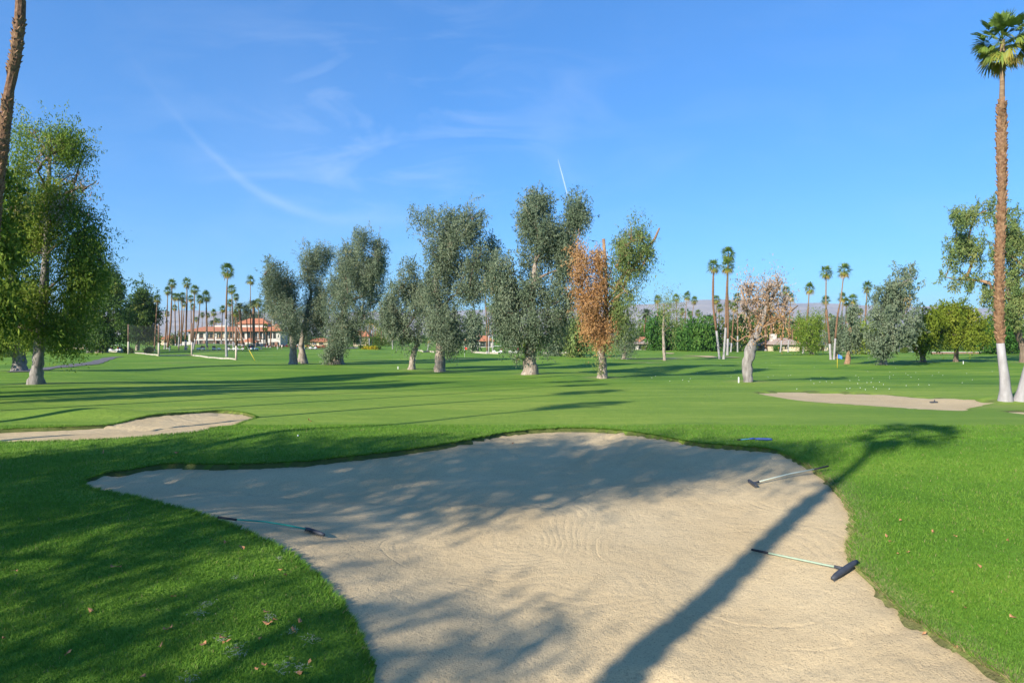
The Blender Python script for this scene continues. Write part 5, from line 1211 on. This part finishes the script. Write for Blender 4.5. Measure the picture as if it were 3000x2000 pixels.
# ---------------------------------------------------------------- far houses
def house(name, label, u0, u1, v_base, v_eave, v_ridge, wallm, roofm, wins, Y=None, gable=False, depth=9, door=None, chim=None):
    p = at((u0+u1)/2, v_base) if Y is None else Vector((0, Y, 0)); Yp = p.y; s = Yp/FPX
    x0 = (u0-1500)*s; x1 = (u1-1500)*s; zg = float(zb((x0+x1)/2, Yp)); ze = CAM_H-(v_eave-HOR)*s-zg; zr = CAM_H-(v_ridge-HOR)*s-zg
    root = empty(name, ((x0+x1)/2, Yp, zg), label, 'house'); w = (x1-x0)/2
    part('wall', wallm, (-w,w,0,depth,-0.6,ze), parent=root)
    if gable:
        MB().add([(-w-.5,-.6,ze),(w+.5,-.6,ze),(0,-.6,zr),(-w-.5,depth+.6,ze),(w+.5,depth+.6,ze),(0,depth+.6,zr)], [(0,2,5,3),(2,1,4,5)]).build('roof', roofm, root).modifiers.new('s','SOLIDIFY').thickness = 0.2
        MB().add([(-w,-.01,ze),(w,-.01,ze),(0,-.01,zr-.25)], [(0,1,2)]).build('gable_wall', wallm, root)
    else:
        hip('roof', -w-.7, w+.7, -1.0, depth+.8, ze+.05, zr, min(w*.7,4), min(w*.7,4), depth*.5, roofm, root)
    for (a, b, c, d) in wins:
        xa = -w + 2*w*a; xb = -w + 2*w*b; wo2 = part('window', GLASS, (xa,xb,-0.10,-0.02,ze*c,ze*d), parent=root)
        part('frame', wallm, (xa-.12,xa,-.14,-.01,ze*c-.1,ze*d+.1), (xb,xb+.12,-.14,-.01,ze*c-.1,ze*d+.1), ((xa+xb)/2-.05,(xa+xb)/2+.05,-.15,-.11,ze*c,ze*d), parent=wo2)
    if door: part('door', door[1], (-w+2*w*door[0]-.5, -w+2*w*door[0]+.5, -.10, -.02, 0, min(ze*.85, 2.2)), parent=root)
    if chim is not None: part('chimney', STUCCO, (-w+2*w*chim-.8, -w+2*w*chim+.8, 3, 4.4, ze*.8, zr+1.2), parent=root)
    return root
BLUED = simple('blue_door_paint', (0.10, 0.22, 0.50), None, 2, 0.6)
house('house', 'low red-roofed house behind the timber edging', 1358, 1446, 1013, 998, 983, STUCCO, TILE, [(.05,.3,.1,.8),(.38,.5,.1,.8),(.55,.9,.1,.8)], Y=255)
house('house', 'white gabled house with an orange roof and shaded patio', 1872, 1908, 1018, 1002, 987, STUCCO, TILE, [(.3,.85,.0,.6)], Y=215, gable=True)
house('house', 'pale house wing with a flat porch beside the gabled house', 1862, 1916, 1018, 1006, 1000, STUCCO, TANROOF, [(.15,.55,.1,.75),(.62,.9,.1,.75)], Y=212)
house('house', 'beige house with a tan roof and tall white chimney behind the dead tree', 2268, 2342, 1032, 1008, 990, BEIGE, TANROOF, [(.06,.2,.3,.8),(.4,.55,.3,.8)], Y=190, chim=.16)
house('house', 'beige house behind the fresh green weeping tree', 2384, 2426, 1032, 1010, 998, BEIGE, TANROOF, [(.15,.3,.3,.8)], Y=196, door=(.6, DARKWOOD))
house('house', 'low tan house half hidden by the dead tree trunk', 2130, 2235, 1028, 1012, 1003, BEIGE, TANROOF, [(.1,.2,.3,.8),(.5,.62,.3,.8)], Y=200)
house('house', 'low pale house with a blue door past the drooping yellow-green tree', 2655, 2700, 1038, 1022, 1014, STUCCO, TANROOF, [(.1,.28,.25,.8)], Y=182, door=(.5, BLUED))
house('house', 'cream house with a wide window behind the white-footed palms', 2958, 3030, 1040, 1022, 1012, BEIGE, TANROOF, [(.15,.35,.3,.85),(.5,.6,.3,.8)], Y=175)
house('house', 'red-roofed house behind the hedge and white palm trunks', 1035, 1078, 1010, 985, 968, BEIGE, TILE, [(.2,.45,.3,.8)], Y=275)
house('house', 'terracotta house beyond the service road and flower beds', 905, 960, 1014, 1000, 990, BEIGE, TILE, [(.2,.4,.3,.8),(.55,.75,.3,.8)], Y=290)
house('house', 'far red-roofed house beyond the palm grove', 470, 506, 1006, 992, 982, BEIGE, TILE, [(.3,.6,.3,.8)], Y=330)
house('house', 'tan house glimpsed under the dark green trees', 150, 245, 1024, 1000, 985, BEIGE, TANROOF, [(.5,.62,.3,.8),(.75,.9,.3,.8)], Y=215)
for (u0, u1, vb, vt, mt, lbl) in [(2494,2562,1036,1017,STUCCO,'long white garden wall behind the stunted tree'), (2730,2920,1036,1032,BRICK,'low beige wall behind the domed yellow-green tree'), (2010,2100,1026,1012,BEIGE,'low beige wall under the wide round tree')]:
    p = at((u0+u1)/2, vb); s = p.y/FPX; w = (u1-u0)/2*s
    root = empty('garden_wall', p, lbl, 'wall')
    part('wall', mt, (-w,w,0,.3,-.5,(vb-vt)*s), parent=root); part('coping', STUCCO, (-w-.05,w+.05,-.06,.36,(vb-vt)*s+.002,(vb-vt)*s+.12), parent=root)

# hedges, shrubs and flower beds
def shrub(name, label, cat, u0, u1, v0, v1, mt, n, Y=None, group=None, leaf=(0.3,0.14)):
    p = at((u0+u1)/2, v1) if Y is None else Vector((((u0+u1)/2-1500)/FPX*Y, Y, 0)); s = p.y/FPX; p.z = float(zb(p.x, p.y))
    root = empty(name, p, label, cat, group); w = (u1-u0)/2*s; h = (v1-v0)*s; k = max(1, int(w/max(h,.3)*1.2)); rs = random.Random(int(u0*7+v0))
    ls = [((p.x - w + w*(2*i+1)/k, p.y + rs.uniform(-.3,.3), p.z + h*.48*rs.uniform(.85,1.1)), (w/k*1.25, min(w,h)*.6, h*.5)) for i in range(k)]
    foliage('foliage', mt, root, p, ls, n, leaf[0], leaf[1], 0.2, int(u0)+int(v0), spread=0.28, per=18)
    st = MB()
    for l in ls:
        c = Vector(l[0]) - p; st.tube([(c.x, c.y, -.1), (c.x+.1, c.y, c.z)], [0.05,0.03], 5)
    st.build('stem', BARKD, root)
    return root
shrub('hedge', 'tall bright green hedge before the red-roofed house', 'hedge', 1060, 1136, 974, 1010, HEDGE, 9000, 245)
shrub('flower_bed', 'round yellow and green shrubs round the white palm trunk', 'shrub', 1058, 1110, 1014, 1024, YFLOWER, 900)
shrub('shrub_row', 'low green shrubs behind the yellow flowers', 'shrub', 1050, 1118, 1013, 1022, HEDGE, 2500)
shrub('flower_bed', 'strip of red flowers along the clubhouse foot', 'flowers', 775, 905, 1014, 1020, RFLOWER, 2600, 262)
shrub('flower_bed', 'red flowers beside the service road', 'flowers', 925, 955, 1013, 1020, RFLOWER, 900, 245)
for i, (u0, u1, v0, v1, Y) in enumerate([(360,392,1018,1034,None),(0,50,1012,1046,None),(2266,2292,1014,1030,185),(2520,2545,1018,1036,170),(2385,2400,1022,1032,188),(2110,2180,1016,1030,None),(420,450,1016,1034,None),(1830,1880,1005,1024,None),(720,740,1008,1020,None),(2640,2660,1016,1034,None)]):
    shrub('shrub', 'dark green bush at the edge of the far lawn', 'bush', u0, u1, v0, v1, (HEDGE, DARKG, MIDG)[i % 3], 1800, Y, 'bushes at the edge of the lawns')
for u0, u1 in [(1880,1990),(1990,2100),(2300,2400),(2560,2700),(2700,2860),(2860,3010)]:
    shrub('hedge', 'clipped hedge along the gardens of the far houses', 'hedge', u0, u1, 1010, 1024, (DARKG, MIDG)[int(u0) % 2], 3200, 205, 'hedges along the far gardens', (0.45,0.2))

# ---------------------------------------------------------------- golf carts
def cart_proto():
    r = empty('golf_cart', (0,0,0)); C.objects.unlink(r); C.objects.link(r)
    white = simple('cart_white', (0.72,0.71,0.69), (0.66,0.65,0.63), 2, 0.35, spec=0.5)
    b = MB(); prof = [(-1.2,.32),(-1.2,.72),(-.55,.78),(-.5,.46),(.35,.42),(.62,.82),(1.05,.70),(1.22,.50),(1.2,.30)]
    n = len(prof); V = [(x, -.55, z) for x, z in prof] + [(x, .55, z) for x, z in prof]
    b.add(V, [tuple(range(n)), tuple(range(2*n-1, n-1, -1))] + [(i, i+n, (i+1)%n+n, (i+1)%n) for i in range(n)]); b.build('body', white, r, bevel=0.05)
    MB().box(-.55,0.0,-.5,.5,.785,.92).build('seat', BLACKP, r, bevel=.04); MB().box(-.62,-.5,-.5,.5,.93,1.35).build('seat_back', BLACKP, r, bevel=.04)
    MB().box(-1.0,.75,-.58,.58,1.82,1.90).build('roof', white, r, bevel=.03)
    for sx, bx_ in ((.70,.62),(-.85,-.9)):
        for sy in (-.5,.5): MB().tube([(bx_, sy, .74), (sx, sy, 1.82)], 0.022, 6).build('roof_strut', BLACKP, r)
    MB().add([(.66,-.48,.84),(.66,.48,.84),(.70,.48,1.78),(.70,-.48,1.78)], [(0,1,2,3)]).build('windscreen', NET, r)
    MB().tube([(.5,-.2,.8),(.3,-.2,1.05)], .018, 6).build('steering_column', BLACKP, r)
    for sx in (-.78,.78):
        for sy in (-.5,.5): 
            w = MB().tube([(sx, sy-.09, .23), (sx, sy+.09, .23)], .23, 14).build('wheel', BLACKP, r); MB().tube([(sx, sy-.095, .23), (sx, sy+.095, .23)], .11, 10).build('rim', STEEL, w)
    for sy in (-.25,.25): MB().tube([(-1.0,sy,.6),(-1.12,sy,1.35)], [.12,.15], 8).build('golf_bag', simple('bag_cloth_%d' % int(sy*100), (0.05,0.08,0.20) if sy < 0 else (0.25,0.03,0.03), None, 4, .8), r)
    return r
cp = cart_proto(); first = True
for (u, v, rz, lbl) in [(588,1026,170,'golf cart with a rider on the range in front of the palm grove'),(634,1026,0,'golf cart parked alone on the grass in front of the clubhouse'),(678,1026,10,'golf cart parked behind the net post'),(703,1026,200,'white golf cart beside the shaggy palm trunk'),(745,1026,60,'golf cart by the clubhouse entrance canopy'),
    (917,1023,185,'golf cart with a driver beside the red-shirted golfer'),(335,1030,10,'golf cart under the dark green trees'),(355,1030,90,'golf cart seen end-on under the dark green trees'),(1457,1035,180,'golf cart half hidden by the tallest dark tree'),(1505,1036,170,'white golf cart low behind the tallest dark tree'),(2098,1026,0,'parked golf cart under the wide round tree')]:
    o = cp if first else copy_tree(cp); first = False
    o.location = at(u, v); o.rotation_euler = (0,0,R(rz)); tag(o, lbl, 'golf cart', 'golf carts around the range')

# ---------------------------------------------------------------- people
SKIN = simple('skin', (0.46,0.27,0.19), None, 5, .6); HAIR = simple('dark_hair', (0.05,0.035,0.025), None, 9, .7)
def person(label, u, v, shirt, trous, rz=0, pose='stand', seat=None):
    p = at(u, v); J = {}
    if pose == 'stand':
        E = dict(pel=(0,0,.95), wai=(0,0,1.10), che=(0,.02,1.36), nec=(0,.02,1.50), hea=(0,0,1.60), top=(0,0,1.74),
            lh=(-.10,0,.90), lk=(-.11,-.03,.50), la=(-.12,.02,.09), lt=(-.13,-.16,.04), rh=(.10,0,.90), rk=(.12,-.05,.50), ra=(.14,.04,.09), rt=(.16,-.14,.04),
            ls=(-.19,.02,1.42), le=(-.25,-.02,1.14), lw=(-.22,-.16,.92), lf=(-.21,-.22,.85), rs=(.19,.02,1.42), re=(.26,-.03,1.14), rw=(.22,-.18,.94), rf=(.21,-.24,.87))
    elif pose == 'bend':
        E = dict(pel=(0,.12,.92), wai=(0,.02,1.06), che=(0,-.16,1.26), nec=(0,-.26,1.36), hea=(0,-.33,1.42), top=(0,-.42,1.53),
            lh=(-.10,.12,.88), lk=(-.13,-.02,.50), la=(-.14,.06,.09), lt=(-.15,-.12,.04), rh=(.10,.12,.88), rk=(.13,-.02,.50), ra=(.15,.06,.09), rt=(.17,-.12,.04),
            ls=(-.19,-.18,1.30), le=(-.18,-.28,1.02), lw=(-.06,-.40,.80), lf=(-.03,-.43,.73), rs=(.19,-.18,1.30), re=(.18,-.28,1.02), rw=(.06,-.40,.80), rf=(.03,-.43,.73))
    else:
        E = dict(pel=(0,.10,.98), wai=(0,.10,1.12), che=(0,.08,1.36), nec=(0,.06,1.49), hea=(0,.04,1.58), top=(0,.04,1.72),
            lh=(-.10,.06,.98), lk=(-.13,-.36,.96), la=(-.13,-.42,.54), lt=(-.13,-.58,.50), rh=(.10,.06,.98), rk=(.13,-.36,.96), ra=(.13,-.42,.54), rt=(.13,-.58,.50),
            ls=(-.19,.08,1.42), le=(-.24,-.06,1.16), lw=(-.16,-.32,1.10), lf=(-.14,-.40,1.10), rs=(.19,.08,1.42), re=(.24,-.06,1.16), rw=(.16,-.32,1.10), rf=(.14,-.40,1.10))
    Rr = dict(pel=.15,wai=.14,che=.17,nec=.06,hea=.10,top=.075,lh=.10,lk=.065,la=.045,lt=.035,rh=.10,rk=.065,ra=.045,rt=.035,ls=.075,le=.05,lw=.035,lf=.03,rs=.075,re=.05,rw=.035,rf=.03)
    ks = list(E); ed = [('pel','wai'),('wai','che'),('che','nec'),('nec','hea'),('hea','top'),('pel','lh'),('lh','lk'),('lk','la'),('la','lt'),('pel','rh'),('rh','rk'),('rk','ra'),('ra','rt'),('che','ls'),('ls','le'),('le','lw'),('lw','lf'),('che','rs'),('rs','re'),('re','rw'),('rw','rf')]
    me_ = bpy.data.meshes.new('person'); me_.from_pydata([E[k] for k in ks], [(ks.index(a), ks.index(b)) for a, b in ed], [])
    o = bpy.data.objects.new('tmp', me_); C.objects.link(o)
    sk = o.modifiers.new('skin', 'SKIN'); o.modifiers.new('sub', 'SUBSURF').levels = 1
    sv = me_.skin_vertices[0].data
    for i, k in enumerate(ks): sv[i].radius = (Rr[k], Rr[k]*.8); sv[i].use_root = (k == 'pel')
    dg = bpy.context.evaluated_depsgraph_get(); ev = o.evaluated_get(dg); m2 = bpy.data.meshes.new_from_object(ev); m2.name = 'person'
    C.objects.unlink(o); bpy.data.objects.remove(o)
    for m in (SKIN, shirt, trous, HAIR, BLACKP): m2.materials.append(m)
    K = {k: Vector(E[k]) for k in ks}; grp = dict(pel=2,wai=1,che=1,nec=0,hea=0,top=3,lh=2,lk=2,la=2,lt=4,rh=2,rk=2,ra=2,rt=4,ls=1,le=0,lw=0,lf=0,rs=1,re=0,rw=0,rf=0)
    for pl in m2.polygons:
        c = pl.center; k = min(K, key=lambda q: (K[q]-c).length - Rr[q]); pl.material_index = grp[k]; pl.use_smooth = True
    q = ob('person', m2); q.location = p; q.rotation_euler = (0,0,R(rz)); tag(q, label, 'person')
    return q
cl = lambda nm, c: simple(nm, c, None, 5, .8)
DG = cl('dark_cloth', (0.05,0.05,0.06)); KH = cl('khaki_cloth', (0.42,0.33,0.20)); RD = cl('red_cloth', (0.60,0.03,0.04)); WH = cl('white_cloth', (0.70,0.69,0.67)); BL = cl('blue_cloth', (0.12,0.20,0.40)); NV = cl('navy_cloth', (0.03,0.05,0.12))
person('golfer in grey and khaki standing on the range before the grove', 608, 1029, DG, KH, 10)
person('golfer in a pale blue shirt bending over on the range', 497, 1029, BL, WH, 60, 'bend')
person('person in dark clothes standing on the range', 524, 1028, DG, DG, -20)
person('golfer in a blue shirt beside the white palm foot', 548, 1027, BL, DG, 100, 'bend')
person('golfer in a red shirt and khaki trousers beside a white cart', 904, 1023, RD, KH, 0)
person('person in a white shirt near the leaning trunks', 872, 1022, WH, NV, 20)
person('person in white before the red flowers', 826, 1024, WH, KH, -30)
person('person in a pale shirt in front of the clubhouse', 813, 1024, KH, WH, 30)
person('person in blue standing by the clubhouse canopy', 731, 1023, BL, DG, 0)
s_ = person('rider in a red shirt seated in the cart before the grove', 589, 1026, RD, KH, -100, 'sit'); s_.location.z += -0.08; s_.location.x += 0.1

# ---------------------------------------------------------------- bird and contrail
pb = pt(1737, 707, 58.0); root = empty('bird', pb, 'small dark bird gliding above the half-dead tree', 'bird')
MB().tube([(-.22,0,0),(-.1,0,.02),(.05,0,.02),(.18,0,.01),(.25,0,0)], [.015,.045,.055,.03,.008], 8).build('body', BLACKP, root, smooth=True)
for sg in (-1, 1):
    w = MB().add([(-.06,0,.03),(.08,0,.03),(.10,sg*.22,.10),(-.03,sg*.22,.10),(.02,sg*.48,.02),(-.06,sg*.44,.02)], [(0,1,2,3),(3,2,4,5)]).build('wing', BLACKP, root)
    w.modifiers.new('s','SOLIDIFY').thickness = 0.012
root.rotation_euler = (R(12), 0, R(60))
VAP = trail_mat(); A = pt(1634, 467, 9000); root = empty('contrail', A, 'thin white aircraft contrail above the tallest tree', 'contrail')
for du in (0, 3.2):
    B_ = pt(1662+du*.5, 572, 9000); MB().tube([pt(1634+du*.25,467,9000)-A, pt(1645+du*.5,508,9000)-A, B_-A], [1.2,3.4,5.2], 8).build('vapour_trail', VAP, root, smooth=True)

# ---------------------------------------------------------------- haze
hz = MB().box(-12500, 12500, -260, 9600, -16, 520)
hm, hn, hl, hout = newmat('haze_air')
pv = hn.new('ShaderNodeVolumePrincipled'); pv.inputs['Color'].default_value = (0.60, 0.76, 1.0, 1); pv.inputs['Density'].default_value = 0.000055; pv.inputs['Anisotropy'].default_value = 0.1
hl.new(pv.outputs[0], hout.inputs['Volume'])
tag(hz.build('haze', hm), kind='stuff')
